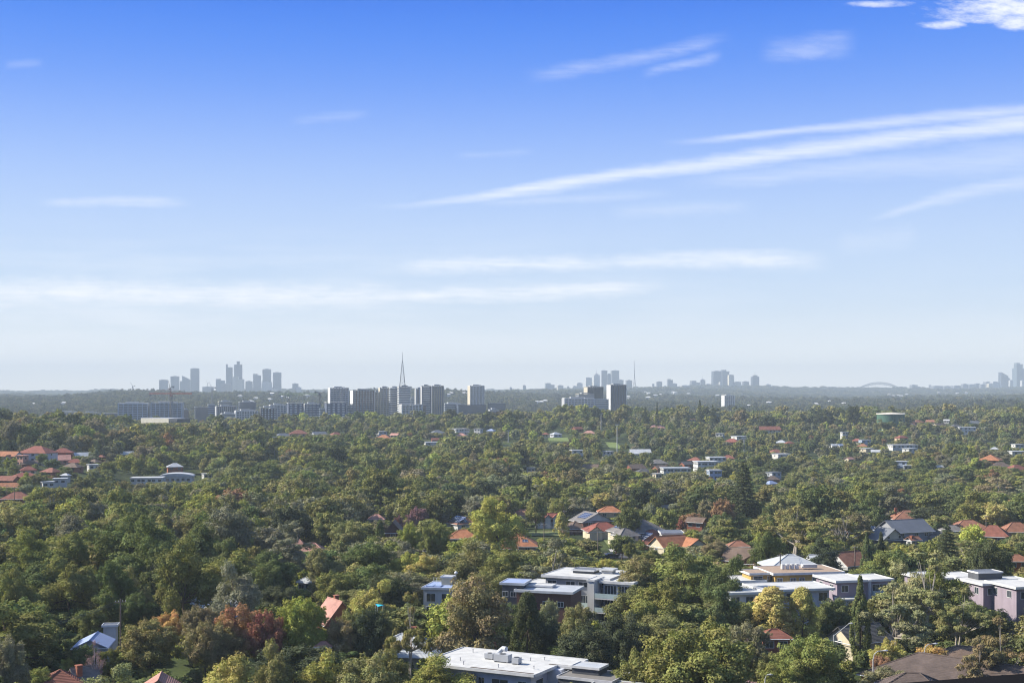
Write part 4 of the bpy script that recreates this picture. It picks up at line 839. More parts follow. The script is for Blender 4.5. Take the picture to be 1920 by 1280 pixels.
patch('sports_field', 'bright green sports field beside the floodlight pole', 1139, 1162, 829, 841, lawn, 1150)
patch('sports_field', 'bright green field strip in front of the ridge houses', 1028, 1066, 820, 827, lawn, 1200)
patch('lawn', 'sunlit front lawns along the street', 1136, 1182, 1010, 1026, pmat('grass', (.13, .15, .05), .95), 470)
patch('lawn', 'sunny verge on the left end of the street', 985, 1060, 996, 1004, pmat('grass', (.13, .15, .05), .95), 500)
patch('driveway', 'pale concrete driveway at the street corner', 1143, 1178, 1029, 1034, pmat('concrete', (.42, .40, .37), .9), 455)
patch('road', 'short stretch of asphalt road at the street corner', 1135, 1182, 1036, 1046, pmat('asphalt', (.06, .06, .065), .9), 440)
def car(label, px, py, d, col, rz):
    t = thing('parked_car', label, 'car', (PX(px, d), d, tz1(PX(px, d), d)+.37), R(rz), 'cars at the street corner')
    b = MB(); pr = [(-2.2, .35), (2.2, .35), (2.25, .75), (2.1, .95), (1.1, 1.05), (.5, 1.5), (-1.2, 1.5), (-1.9, 1.05), (-2.25, .95)]; n = len(pr)
    b.v = [(x_, -.85, z_) for x_, z_ in pr]+[(x_, .85, z_) for x_, z_ in pr]; b.f = [tuple(range(n)), tuple(range(n, 2*n))[::-1]]+[((i+1) % n, i, n+i, n+(i+1) % n) for i in range(n)]
    b.build('body', pmat('paint', col, .25), t)
    MB().box(-1.5, .75, -.87, -.851, 1.0, 1.4).box(-1.5, .75, .851, .87, 1.0, 1.4).build('window', GL, t)
    for x_ in (-1.4, 1.4):
        for y_ in (-.8, .8): MB().tube([(x_, y_-.1, .33), (x_, y_+.1, .33)], .33, 14).build('wheel', pmat('paint', (.02, .02, .02), .8), t)
car('dark parked car on the street corner', 1148, 1041, 436, (.03, .03, .035), 10); car('second dark parked car behind the bushes of the street corner', 1166, 1037, 445, (.10, .02, .02), 15)
d0 = 1440; t = site('water_reservoir', 'round dark green water reservoir with a bright pale roof on the right ridge', 1670, d0, 773, 14, 0, 'reservoir', (1650, 774, 1690, 779), foot_r=17)
MB().tube([(0, 0, -6), (0, 0, 12)], 14.6, 48).build('tank_wall', pmat('paint', (.045, .11, .075), .6), t)
MB().tube([(0, 0, 12.01), (0, 0, 12.5), (0, 0, 14)], [15.2, 15.2, 2], 48).build('roof', pmat('metal_roof', (.66, .60, .48)), t)
r_ = MB()
for i in range(40):
    a_ = i*math.pi/20; r_.tube([(15*math.cos(a_), 15*math.sin(a_), 12.5), (15*math.cos(a_), 15*math.sin(a_), 13.6)], .05, 4)
r_.tube([(15*math.cos(i*math.pi/20), 15*math.sin(i*math.pi/20), 13.6) for i in range(41)], .06, 4).build('railing', WH, t)
# ---------------------------------------------------------------- towers among the hazy flat beyond the ridge
TM = dict(white=pmat('render', (.58, .58, .57)), cream=pmat('render', (.46, .42, .33)), grey=pmat('render', (.33, .34, .35)), navy=pmat('render', (.08, .10, .15)), blue=pmat('render', (.34, .42, .52)), brown=pmat('render', (.17, .12, .10)), dark=pmat('render', (.06, .06, .065)))
TG = pmat('glass', (.09, .12, .16))
def tower(label, x0, x1, top, d, storeys, slab='white', pier=None, npier=0, body=None, rz=19, cap='grey', plant=True, side='grey', sh_=3.15, base=None, slabthick=.8, setback=0, name='apartment_tower', cat='tower', group='apartment towers beyond the ridge', win=0):
    W_ = (x1-x0)*d/F; a = R(abs(rz)); w = W_/(math.cos(a)+.55*math.sin(a)); dep = w*.55
    hgt = storeys*sh_; px = (x0+x1)/2; z = PZ(top, d)-hgt-(2.4 if plant else .6)
    t = thing(name, label, cat, (PX(px, d), d, z), R(rz), group); hw, hd = w/2, dep/2
    MB().box(-hw, hw, -hd, hd, -30, hgt).build('wall', TG if body is None else TM[body], t)
    sm = TM[slab] if slab else None; e = .9
    if slab:
        for k in range(storeys+1):
            zz = hgt-k*sh_
            MB().box(-hw-e, hw+e, -hd-e, hd+e, zz-slabthick*.5, zz+slabthick*.5).build('floor_slab', sm, t)
    if pier:
        for k in range(npier+1):
            u = -hw+2*hw*k/npier; MB().box(u-.45, u+.45, -hd-e-.35, -hd-.02, -30, hgt+.9).build('pier', TM[pier], t)
        MB().box(-hw-e-.3, -hw-.02, -hd-e-.3, hd+e, -30, hgt+.95).build('end_wall', TM['cream' if side == 'cream' else side], t)  # sunlit flank put into the wall colour on towers with a pale side
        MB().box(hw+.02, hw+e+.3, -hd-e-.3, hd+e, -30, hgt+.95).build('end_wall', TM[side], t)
    if win:
        for k in range(storeys):
            for j in range(win):
                u = -hw+2*hw*(j+.5)/win; MB().box(u-w/win*.25, u+w/win*.25, -hd-.15, -hd+.1, hgt-k*sh_-2.4, hgt-k*sh_-.9).build('window', TG if body != 'navy' and body != 'dark' else TM['white'], t)
    MB().box(-hw-e*.6, hw+e*.6, -hd-e*.6, hd+e*.6, hgt+.96, hgt+1.5).build('roof', TM[cap], t)
    if plant:
        MB().box(-hw*.55, hw*.35, -hd*.5, hd*.6, hgt+1.51, hgt+3.3).box(hw*.45, hw*.7, -hd*.3, hd*.3, hgt+1.51, hgt+2.6).build('roof_plant', TM['grey'], t)
    return t
D0 = 1900
tower('left block of the twin blue glass apartments under the tower crane', 223, 279, 754, D0, 10, 'blue', 'blue', 6, cap='white', rz=9)
tower('right block of the twin blue glass apartments, with the crane in front', 284, 343, 753, D0, 10, 'blue', 'blue', 7, cap='white', rz=9)
tower('low dark block left of the twin blue glass apartments', 195, 221, 775, 2000, 3, 'navy', plant=False)
tower('red brown low block right of the twin blue glass apartments', 343, 354, 766, 2000, 5, None, body='brown', win=3)
tower('low dark office with flat roof behind the trees', 365, 391, 763, 2050, 5, 'navy', plant=False)
tower('low slate blue block with thin fins', 390, 403, 758, 2050, 6, 'blue', plant=False)
tower('ribbed reddish office block with a stepped top', 404, 443, 760, 2000, 6, 'brown', 'grey', 9, cap='grey')
tower('white topped upper storeys behind the ribbed reddish office', 409, 436, 751, 2100, 8, 'cream', cap='white')
tower('dark glass mid rise block right of the reddish office', 447, 480, 752, 2050, 8, 'navy', cap='grey')
tower('low white apartments with many balconies', 440, 483, 768, 1850, 5, 'white', 'white', 8, cap='white')
tower('lowest white building with a glazed front beside the balconied apartments', 414, 442, 773, 1800, 4, 'white', cap='white')
tower('dark brown fronted block with pale corner', 486, 519, 762, 1850, 7, None, body='dark', win=5, cap='grey')
tower('long pale apartment block with a thin roof line and mast', 505, 537, 757, 1950, 8, 'white', 'white', 5, cap='white')
tower('navy blue block with a white upper band', 538, 569, 756, 1850, 8, None, body='navy', cap='white', plant=False, win=3)
tower('white block with columns of dark windows left of the grid towers', 569, 600, 755, 1850, 9, 'white', 'navy', 4, cap='white')
tower('grid fronted tower, leftmost of the tall row', 616, 653, 725.5, 2000, 20, 'white', 'grey', 6, side='white', cap='grey')
tower('navy and white block at the foot of the grid fronted tower', 608, 649, 755, 1800, 9, None, body='navy', win=4, cap='white', plant=False)
tower('thin pale blue block left of the navy and white one', 600, 608, 766, 1800, 5, 'blue', plant=False)
tower('navy end block with white windows beside the dark columned tower', 649, 662, 758, 1800, 8, 'white', 'navy', 2, cap='navy', plant=False)
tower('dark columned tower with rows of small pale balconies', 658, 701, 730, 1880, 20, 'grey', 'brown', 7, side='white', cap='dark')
tower('narrow cream tower squeezed beside the dark columned one', 701, 712, 733, 1900, 19, 'cream', 'cream', 2, side='cream')
tower('cream and grey tower in the middle of the tall row', 711, 730, 725, 1950, 21, 'cream', 'grey', 3, side='cream')
tower('white banded curved balcony tower below the lattice mast', 730, 748, 725, 1880, 21, 'white', cap='white')
tower('boldest white banded tower directly under the lattice mast', 746, 769, 723, 1860, 21, 'white', cap='dark', slabthick=1.3)
tower('small pale block behind the boldest banded tower', 770, 779, 745, 2050, 14, 'white')
tower('dark ribbed left half of the pair right of the mast', 779, 792, 727, 1950, 20, 'navy', 'white', 2, side='grey')
tower('white banded middle of the group right of the mast', 790, 807, 722, 1900, 21, 'white', 'navy', 1, side='grey', cap='dark')
tower('grey gridded tower at the right end of the tall row', 807, 831, 721.6, 1920, 21, 'grey', 'cream', 6, side='grey', cap='grey')
tower('long white podium apartments in front of the banded towers', 749, 791, 759, 1760, 6, 'white', 'white', 6, cap='white', plant=False)
tower('brown block at the right end of the white podium', 790, 799, 758, 1760, 6, None, body='brown', win=2, plant=False)
tower('pale banded office right of the tall row', 830, 864, 755, 2150, 8, 'white', cap='white')
tower('wide dark glass office behind the trees', 851, 911, 759, 2150, 7, 'navy', cap='navy', plant=False)
tower('low dark offices right of the lone tower', 915, 947, 756, 2300, 7, 'navy', plant=False)
tower('lone tower with vertical white fins', 878, 907, 721.6, 2300, 22, 'cream', 'white', 9, side='cream', cap='white')
tower('small white building with a brown panel poking above the ridge trees', 916, 935, 766, 1560, 3, 'white', cap='white', name='house', cat='building', plant=True, group=None)
tower('dark tower with a sunlit left edge, left of the two in the centre', 1096, 1130, 724, 2500, 21, None, pier='dark', npier=8, side='cream', body='dark', cap='dark')
tower('stepped grey block in front of the left dark tower', 1080, 1113, 737, 2400, 17, 'grey', cap='cream')
tower('wide white gridded apartments in front of the left dark tower', 1055, 1113, 745, 2200, 12, 'white', 'white', 9, cap='white', side='grey', rz=7)
tower('blue grey block between the two dark towers', 1110, 1141, 748, 2400, 13, 'blue', cap='blue', plant=False)
tower('dark blue tower with a sunlit left edge, right of the two in the centre', 1139, 1173, 720, 2450, 22, None, pier='navy', npier=9, side='white', body='dark', cap='dark')
tower('small lone pale tower on the hazy woods', 1354, 1376, 740, 3100, 12, 'cream', 'white', 5, side='white', cap='white')
tower('cream apartments with stepped roofs on the left flat, right one', 152, 188, 772, 2000, 5, 'cream', cap='cream', side='white', pier='cream', npier=4)
tower('cream apartments with stepped roofs on the left flat, left one', 107, 150, 771, 2100, 4, 'cream', cap='cream', pier='cream', npier=5)
tower('long low glass shed in the left woods', 28, 64, 782, 1900, 1, 'blue', cap='blue', plant=False, name='warehouse', cat='building', group=None)
for (a_, b_, c_, d_) in ((223, 343, 754, 783), (365, 620, 756, 785), (616, 830, 722, 783), (830, 947, 757, 780), (1055, 1175, 721, 770), (107, 188, 771, 786), (1354, 1376, 740, 757)): FARVIS.append((2600 if d_ < 770 else 2100, a_, c_, b_, d_-4))
# warehouse nearest the ridge
t = site('warehouse', 'long white warehouse wall with a dark glazed end on the left ridge', 305, 1500, 783, 12, -32, 'warehouse', (266, 784, 368, 790), foot_r=25)
vol(t, 48, 20, 11.7, 'flat', pmat('render', (.62, .58, .47)), rmat('white'), rh=.3, over=.1, detail=1)
vol(t, 13, 20, 11.2, 'flat', wmat('dark'), rmat('slate'), ox=30.6, oy=-4, rh=.3, over=.1, detail=1, win=[('f', 4, 2, 6, 3)])
# ---------------------------------------------------------------- skylines many kilometres off: x0, x1, top, colour, depth class, crown
FM = {k: pmat('facade', c) for k, c in dict(glass=(.13, .17, .20), grey=(.17, .18, .20), cream=(.66, .60, .46), pale=(.55, .55, .52), dark=(.07, .085, .11)).items()}
def sky(x0, x1, top, col, d, crown=None, lb=''):
    w = (x1-x0)*d/F*.92; px = (x0+x1)/2; z1 = PZ(top, d); zb = tz1(PX(px, d), d)-30; rz = 9
    t = thing('skyscraper', lb, 'skyscraper', (PX(px, d), d, zb), R(rz), 'distant skyline buildings'); hh = z1-zb; hw = w/2; hd = w*.4
    c = crown or 'plant'
    body = hh-(4 if c == 'plant' else 0)
    if c == 'slant':
        b = MB(); b.v = [(-hw,-hd,0),(hw,-hd,0),(hw,hd,0),(-hw,hd,0),(-hw,-hd,hh),(hw,-hd,hh-w*.5),(hw,hd,hh-w*.5),(-hw,hd,hh)]; b.f = [(0,3,2,1),(4,5,6,7),(0,1,5,4),(1,2,6,5),(2,3,7,6),(3,0,4,7)]; b.build('wall', FM[col], t)
    else:
        MB().box(-hw, hw, -hd, hd, 0, body).build('wall', FM[col], t)
        MB().box(-hw-.5, hw+.5, -hd-.5, hd+.5, body+.01, body+1.4).build('roof', TM['grey'], t)
        MB().box(-hw*.5, hw*.4, -hd*.5, hd*.5, body+1.41, body+(4 if c == 'plant' else 3)).build('roof_plant', TM['grey'], t)
    if c == 'fin': MB().box(-hw, -hw+w*.28, -hd-.6, hd*.2, body+1.41, hh+w*.55).build('fin', FM[col], t)
    if c == 'box': MB().box(-hw*.35, hw*.4, -hd*.6, hd*.6, body+3.01, hh+w*.45).build('crown_tower', FM[col], t)
    if c == 'spire': MB().box(-hw*.55, hw*.55, -hd*.6, hd*.6, body+1.42, hh+w*.22).build('setback', FM[col], t); MB().tube([(0, 0, hh+w*.2), (0, 0, hh+w*.95)], [1.6, .5], 6).build('spire', TM['grey'], t)
    if c == 'step': MB().box(-hw*.98, hw*.1, -hd-.3, hd*.9, body+1.42, hh+w*.22).build('setback', FM[col], t)
    AUTO.append((t, px)); return t
def q1(L0, ox, sc_, d, where_):
    for (a, b, y_, col, *cr) in L0:
        x0, x1, tp = ox+a/sc_, ox+b/sc_, 650+y_/sc_; hgt = 'tall' if tp < 705 else 'low' if tp > 718 else 'mid height'
        c = cr[0] if cr else None
        ex = {'slant': ' with a slanted top', 'fin': ' with a fin on its left side', 'box': ' with a box shaped crown', 'spire': ' with a spire', 'step': ' with a stepped top'}.get(c, '')
        sky(x0, x1, tp, col, d+rng.uniform(-150, 250)-(450 if col in ('cream', 'pale') else 0), c, f'{hgt} {dict(glass="blue grey glass", grey="grey", cream="cream", pale="pale", dark="dark")[col]} skyscraper{ex} {where_}')
q1([(455,520,235,'glass'),(537,600,210,'glass'),(603,625,245,'glass'),(620,680,208,'glass','slant'),(680,745,153,'glass')], 180, 3.84, 8000, 'in the left group of the left skyline')
q1([(765,850,285,'grey'),(862,930,245,'glass','step'),(935,985,150,'glass','fin'),(993,1055,130,'grey','box'),(980,1070,235,'cream','step'),(1075,1130,245,'glass'),(1130,1190,207,'grey','step'),(1197,1263,158,'grey'),(1272,1337,182,'glass'),(900,975,262,'grey'),(1190,1270,250,'pale')], 180, 3.84, 8000, 'in the main group of the left skyline')
q1([(1412,1460,262,'grey'),(1440,1480,288,'pale'),(1235,1310,300,'cream')], 180, 3.84, 8000, 'at the right end of the left skyline')
q1([(1535,1560,275,'pale'),(1440,1460,290,'pale')], 580, 3.84, 8200, 'on the hill crest left of the middle skyline')
q1([(160,228,275,'glass','step'),(247,292,275,'cream'),(320,335,282,'grey'),(385,430,258,'pale'),(450,497,220,'pale'),(507,555,205,'pale','spire'),(565,608,168,'grey'),(606,637,192,'grey'),(635,693,168,'grey'),(690,725,235,'glass'),(742,787,238,'grey'),(360,390,280,'pale'),(500,530,255,'cream')], 980, 3.84, 8800, 'in the middle skyline')
q1([(930,948,265,'pale'),(962,1003,248,'grey'),(1040,1080,240,'grey','step'),(1070,1110,262,'grey'),(1135,1200,275,'pale'),(1205,1275,258,'grey','step'),(1278,1313,240,'grey','spire'),(1315,1360,265,'grey'),(1010,1040,280,'pale'),(1170,1215,285,'grey')], 980, 3.84, 9000, 'between the slim mast and the right middle cluster')
q1([(1362,1428,172,'dark'),(1428,1485,178,'dark','step'),(1478,1520,200,'cream'),(1413,1440,248,'cream'),(1523,1570,250,'cream'),(1580,1627,247,'grey'),(1645,1700,215,'dark','spire'),(1745,1785,268,'pale'),(1340,1400,268,'grey'),(1700,1740,285,'grey'),(1560,1590,275,'grey')], 980, 3.84, 9000, 'in the right middle cluster')
q1([(55,95,268,'pale'),(180,215,290,'pale'),(370,418,305,'pale'),(450,500,296,'cream'),(290,340,312,'pale'),(535,575,302,'grey'),(600,640,308,'grey')], 1420, 3.84, 9800, 'on the crest left of the steel bridge')
q1([(1055,1080,302,'cream'),(1150,1175,285,'grey'),(1235,1250,272,'grey'),(1250,1330,279,'grey'),(1330,1400,280,'grey'),(1400,1470,277,'grey'),(1470,1515,265,'grey'),(1100,1150,272,'grey'),(1515,1565,268,'grey'),(1565,1600,262,'glass'),(1600,1635,268,'grey'),(900,925,295,'cream'),(1600,1625,290,'cream'),(1450,1480,300,'cream'),(1395,1420,312,'cream'),(1330,1360,318,'cream')], 1420, 3.84, 10200, 'along the crest right of the steel bridge')
q1([(1632,1690,250,'grey'),(1680,1740,250,'pale'),(1655,1700,262,'cream'),(1742,1800,183,'dark','slant'),(1796,1816,222,'grey'),(1812,1838,238,'pale'),(1838,1870,153,'glass'),(1853,1905,127,'glass','step'),(1900,1935,155,'glass'),(1896,1935,240,'pale'),(1720,1750,290,'cream')], 1420, 3.84, 10000, 'in the cluster at the right edge')
# ---------------------------------------------------------------- masts, cranes, bridge
def lattice(name, label, cat, px, top, base, d, wt, wb, col, r=.6, n=12, power=1.0, spike=.15):
    z0, z1 = PZ(base, d), PZ(top, d); hh = z1-z0; t = thing(name, label, cat, (PX(px, d), d, z0), 0)
    b = MB(); g = MB()
    def hw(f): return (wb*(1-f)**power+wt)/2
    zs = [i/n*(1-spike) for i in range(n+1)]
    for sx, sy in ((-1, -1), (1, -1), (1, 1), (-1, 1)): b.tube([(sx*hw(f/(1-spike)), sy*hw(f/(1-spike)), f*hh) for f in zs], r, 4)
    for i in range(n):
        a0, a1 = hw(zs[i]/(1-spike)), hw(zs[i+1]/(1-spike))
        for k, (sx, sy) in enumerate(((-1, -1), (1, -1), (1, 1), (-1, 1))):
            nx, ny = ((1, -1), (1, 1), (-1, 1), (-1, -1))[k]
            g.tube([(sx*a0, sy*a0, zs[i]*hh), (nx*a1, ny*a1, zs[i+1]*hh)], r*.5, 3, False); g.tube([(sx*a1, sy*a1, zs[i+1]*hh), (nx*a1, ny*a1, zs[i+1]*hh)], r*.6, 3, False)
    b.build('leg', col, t); g.build('bracing', col, t)
    MB().tube([(0, 0, (1-spike)*hh-2), (0, 0, hh)], [r*1.4, r*.5], 6).build('antenna', col, t); return t
steel = pmat('paint', (.13, .13, .14), .5); orange = pmat('paint', (.30, .10, .07), .5); pst = pmat('paint', (.42, .42, .42), .5)
lattice('lattice_mast', 'tall tapering lattice broadcast mast above the banded towers', 'mast', 754.5, 660, 745, 3600, 1.5, 19, steel, .62, 9, 1.0, .2)
t = lattice('broadcast_mast', 'slim pale broadcast mast on splayed legs in the middle skyline', 'mast', 1189.5, 675.5, 727, 6500, 1.5, 18, pst, 1.0, 8, 3.0, .3)
def crane(label, px, jib, base, d, x0, x1, up=0, colj=None, luff=None):
    z0, zj = PZ(base, d), PZ(jib, d); t = thing('tower_crane', label, 'crane', (PX(px, d), d, z0), 0, 'tower cranes')
    m = MB(); hh = zj-z0; w = 1.3
    for sx in (-w, w):
        for sy in (-w, w): m.tube([(sx, sy, 0), (sx, sy, hh)], .34, 4)
    n = int(hh/4)
    for i in range(n):
        s = (-1)**i; m.tube([(-w*s, -w, i*hh/n), (w*s, -w, (i+1)*hh/n)], .15, 3, False); m.tube([(-w*s, w, i*hh/n), (w*s, w, (i+1)*hh/n)], .15, 3, False)
    m.build('mast', steel, t); MB().box(-1.6, 1.6, -1.6, 1.6, hh-3.5, hh-.8).build('cab', colj or steel, t)
    j = MB(); c0, c1 = (x0-px)*d/F, (x1-px)*d/F
    if luff:
        lx, lz = luff; j.tube([(0, 0, hh), (lx, 0, hh+lz)], .45, 4).tube([(0, 1, hh+.3), (lx, .4, hh+lz)], .3, 4).tube([(0, 0, hh), (-6 if lx > 0 else 6, 0, hh+3)], .4, 4); j.build('jib', colj or steel, t)
        MB().box(-8 if lx > 0 else 5, -5 if lx > 0 else 8, -1, 1, hh, hh+3).build('counterweight', steel, t); return t
    for yy, zz in ((-.8, 0), (.8, 0), (0, 1.6)): j.tube([(c0, yy, hh+zz), (c1, yy, hh+zz)], .36, 4)
    k = 26
    for i in range(k): a_ = c0+(c1-c0)*i/k; b_ = c0+(c1-c0)*(i+1)/k; j.tube([(a_, -.8, hh), ((a_+b_)/2, 0, hh+1.6), (b_, -.8, hh)], .24, 3, False)
    j.build('jib', colj or steel, t)
    MB().tube([(-1, 0, hh), (0, 0, hh+8), (1, 0, hh)], .3, 4).tube([(0, 0, hh+8), (c1*.7, 0, hh+1.6)], .1, 3).tube([(0, 0, hh+8), (c0*.9, 0, hh+1.6)], .1, 3).build('apex', colj or steel, t)
    MB().box(min(c0, c0+3), max(c0, c0+3), -1, 1, hh-3, hh-.3).build('counterweight', steel, t); return t
crane('red jibbed tower crane in front of the twin blue glass apartments', 321, 738.5, 785, 1880, 280, 360, colj=orange)
crane('tower crane with a long pale green jib behind the navy blue block', 541, 739.5, 760, 2150, 523, 596, colj=pmat('paint', (.25, .33, .18), .5))
crane('luffing crane at the left of the navy and white block', 600, 737, 770, 1950, 0, 0, luff=(8, 3.4))
crane('luffing crane raised over the low roofs of the left skyline', 389, 718, 727, 7600, 0, 0, luff=(-9, 17))
crane('luffing crane behind the twin blue glass apartments raised steeply', 318, 727, 760, 2300, 0, 0, luff=(-1.5, 12))
crane('pale slender crane in front of the hazy left slope', 398, 728, 757, 3000, 0, 0, luff=(-7, 14), colj=pst)
crane('hill top crane on the left crest', 249, 724, 731, 4500, 0, 0, luff=(-9, 14))
# arch bridge
d0 = 10200; t = thing('arch_bridge', 'distant steel arch bridge on the right horizon', 'bridge', (PX(1648, d0), d0, PZ(733, d0)), R(-10)); hb = 46*d0/F; top_ = (733-716.5)*d0/F
a1 = MB(); a2 = MB(); tr = MB(); n = 28
def arc(f, k): return top_*k*(1-(2*f-1)**2)
for yy in (-14, 14):
    for i in range(n):
        f0, f1 = i/n, (i+1)/n; x0, x1 = -hb+2*hb*f0, -hb+2*hb*f1
        u0, u1 = max(4, arc(f0, 1)), max(4, arc(f1, 1)); l0, l1 = arc(f0, .80)-2, arc(f1, .80)-2
        a1.tube([(x0, yy, u0), (x1, yy, u1)], 2.1, 4); a2.tube([(x0, yy, l0), (x1, yy, l1)], 1.8, 4); tr.tube([(x0, yy, l0), (x1, yy, u1)], .9, 3).tube([(x1, yy, l1), (x1, yy, u1)], .9, 3)
        if 4 < i < n-4 and yy < 0: tr.tube([(x1, yy, l1), (x1, yy, top_*.30)], .7, 3)
a1.build('upper_chord', steel, t); a2.build('lower_chord', steel, t); tr.build('truss', steel, t)
MB().box(-hb*1.5, hb*1.5, -20, 20, top_*.22, top_*.30).build('deck', steel, t)
for sx in (-1, 1): MB().box(sx*hb*1.03-9, sx*hb*1.03+9, -24, 24, -60, top_*.5).build('pylon', FM['cream'], t)
# flecks of houses on the hazy slopes: one mesh pair, copied
fb = MB().box(-7, 7, -5, 5, -4, 3.2).mesh('wall'); fb.materials.append(pmat('render', (.55, .53, .50))); fr = MB()
fr.v = [(-8, -6, 3.2), (8, -6, 3.2), (8, 6, 3.2), (-8, 6, 3.2), (-3, 0, 5.8), (3, 0, 5.8)]; fr.f = [(3, 2, 1, 0), (0, 1, 5, 4), (1, 2, 5), (2, 3, 4, 5), (3, 0, 4)]; fr = fr.mesh('roof'); fr.materials.append(pmat('metal_roof', (.6, .58, .55)))
FL = [(1170,742),(1178,744),(1210,735),(1217,737),(1228,741),(1238,740),(1262,735),(1266,736),(1291,738),(1216,745),(1015,753),(1022,751),(1345,741),(1442,754),(1405,760),(1198,771),(1240,776),(1250,778),(1290,776),(1530,757),(1557,752),(1583,756),(1100,750),(1006,753),(1667,740),(1675,742),(1685,741),(1690,742),(1700,739),(1795,737),(1775,738),(1812,736),(1760,736),(120,755),(62,757),(470,752),(480,746),(505,748),(528,743),(540,746),(450,742),(510,738),(575,741),(640,745),(870,737),(840,739),(845,737)]
for i, (px, py) in enumerate(FL):
    d = 2600.
    for q in range(400):
        if PZ(py, d) <= tz1(PX(px, d), d)+14: break
        d += 20
    t = thing('distant_house', 'tiny pale house on the hazy slope '+where(px, py), 'house', (PX(px, d), d, PZ(py, d)-3), rng.uniform(-.5, .5), 'tiny pale houses on the hazy slopes')
    AUTO.append((t, px))
    for nm, me in (('wall', fb), ('roof', fr)): o = bpy.data.objects.new(nm, me); C.objects.link(o); o.parent = t
    if d > 4000: t.scale = (1.3, 1.3, 1.2)
    FARVIS.append((d, px-3, py-1, px+3, py+2))
# ---------------------------------------------------------------- poles, lamps and wires
wood_ = pmat('timber', (.16, .13, .11), .9); galv = pmat('paint', (.48, .48, .47), .4)
def pole(label, px, top, hgt, arm=1, d=None, fl=None):
    d = d or S(px, top, hgt, 500 if top > 850 else 1200); z = PZ(top, d)-hgt
    t = thing('power_pole', label, 'pole', (PX(px, d), d, z), .5, 'timber power poles'); MB().tube([(0, 0, -6), (0, 0, hgt)], [.2, .13], 8).build('post', wood_, t)
    for k in range(arm):
        MB().box(-1.1, 1.1, -.06, .06, hgt-.7-k*.9, hgt-.55-k*.9).build('crossarm', wood_, t)
    b = MB()
    for x_ in (-1, -.4, .4, 1): b.tube([(x_, 0, hgt-.55), (x_, 0, hgt-.3)], .06, 6)
    b.build('insulator', pst, t)
    return Vector((PX(px, d), d, z+hgt-.4))
def wire(label, a, b, sag=1.0):
    for i, off in enumerate((-.9, .9)):
        p = [a.lerp(b, f)+Vector((off*.6, off*.5, -sag*4*f*(1-f))) for f in np.linspace(0, 1, 14)]
        o = MB().tube([tuple(q-a) for q in p], .028, 4).build('power_line', pmat('paint', (.10, .10, .10), .5), None, tuple(a)); o['label'] = label+(', upper one' if i else ', lower one'); o['category'] = 'cable'; o['group'] = 'power lines'
p1 = pole('timber power pole among the dark trees at lower left', 226, 1122, 11); VIS.append((p1.y, 222, 1122, 230, 1174))
wire('thin wire sagging across the dark wood at lower left', Vector((PX(-120, 215), 215, PZ(1215, 215))), p1, 1.2)
p2 = pole('power pole beside the clipped yellow green dome tree', 1058, 956, 11); p3 = pole('power pole at the street corner in front of the red roofed house', 1121, 990, 10); p4 = pole('power pole on the left end of the street', 1020, 980, 9)
VIS += [(p2.y, 1056, 956, 1061, 990), (p3.y, 1119, 990, 1124, 1018)]
wire('wire across the street in front of the dormer roofed house', p4, p3, 1.5); wire('wire from the street corner to the right', p3, Vector((PX(1240, 420), 420, PZ(1030, 420))), 1.3)
p5 = pole('power pole in front of the pale grey hip roof', 1463, 1037, 9, d=345); VIS.append((p5.y, 1461, 1038, 1466, 1062))
p6 = pole('power pole in front of the white gabled house', 1603, 1022, 10, d=372); VIS.append((p6.y, 1600, 1022, 1606, 1046)); wire('wire between the poles right of the grey hip roof', p5, p6, 1)
p7 = pole('left one of the twin poles at the left edge', 13, 908, 11, 2); p8 = pole('right one of the twin poles at the left edge', 27, 912, 12, 2); wire('wire between the twin poles at the left edge', p7, p8, .4)
VIS += [(p7.y, 10, 908, 16, 930), (p8.y, 24, 912, 30, 938)]
p9 = pole('slim pole beyond the bright yellow tree', 1849, 965, 9); wire('wire running right from the slim pole beyond the yellow tree', p9, Vector((PX(1935, 520), 520, PZ(975, 520))), .8)
def lamp(label, px, top, d, hgt, arm, curve=True, rz=0):
    z = PZ(top, d)-hgt; t = thing('street_lamp', label, 'street lamp', (PX(px, d), d, z), R(rz), 'street lamps')
    b = MB()
    if curve: b.tube([(0, 0, -3), (0, 0, hgt-1.5), (arm*.12, 0, hgt-.6), (arm*.45, 0, hgt-.1), (arm, 0, hgt)], [.12, .09, .08, .07, .06], 7)
    else: b.tube([(0, 0, -3), (0, 0, hgt-2.2)], [.13, .1], 7).tube([(0, 0, hgt-2.4), (arm, 0, hgt)], .06, 6)
    b.build('post', galv, t); MB().tube([(arm-.1*np.sign(arm), 0, hgt), (arm+.45*np.sign(arm), 0, hgt+.02), (arm+.8*np.sign(arm), 0, hgt)], [.08, .17, .06], 8).build('lamp_head', pmat('paint', (.6, .6, .6), .4), t)
    VIS.append((d, min(px, px+arm*F/d)-2, top, max(px, px+arm*F/d)+2, top+12))
lamp('curved street lamp above the reddish shrub, left of the white trunks', 1637, 1219, 222, 9, 1.7)
lamp('curved street lamp right of the white trunks', 1733, 1206, 235, 9, 1.6)
lamp('lamp on a long straight slanting arm beside the cream gable', 1563, 1168, 255, 8.5, 3.0, False)
lamp('white lamp head peeking out at the bottom edge right of the great dome', 1434, 1264, 210, 7, .5)
def flood(label, px, top, hgt, d=None):
    d = d or S(px, top, hgt, 1200); z = PZ(top, d)-hgt; t = thing('floodlight_pole', label, 'floodlight', (PX(px, d), d, z), 0, 'floodlight poles')
    MB().tube([(0, 0, -4), (0, 0, hgt)], [.38, .22], 8).build('post', galv, t)
    for x_ in (-1.1, 0, 1.1): MB().box(x_-.45, x_+.45, -.3, .2, hgt+.01, hgt+.8).build('floodlight', pst, t)
    VIS.append((d, px-2, top, px+2, top+hgt*.75*F/d))
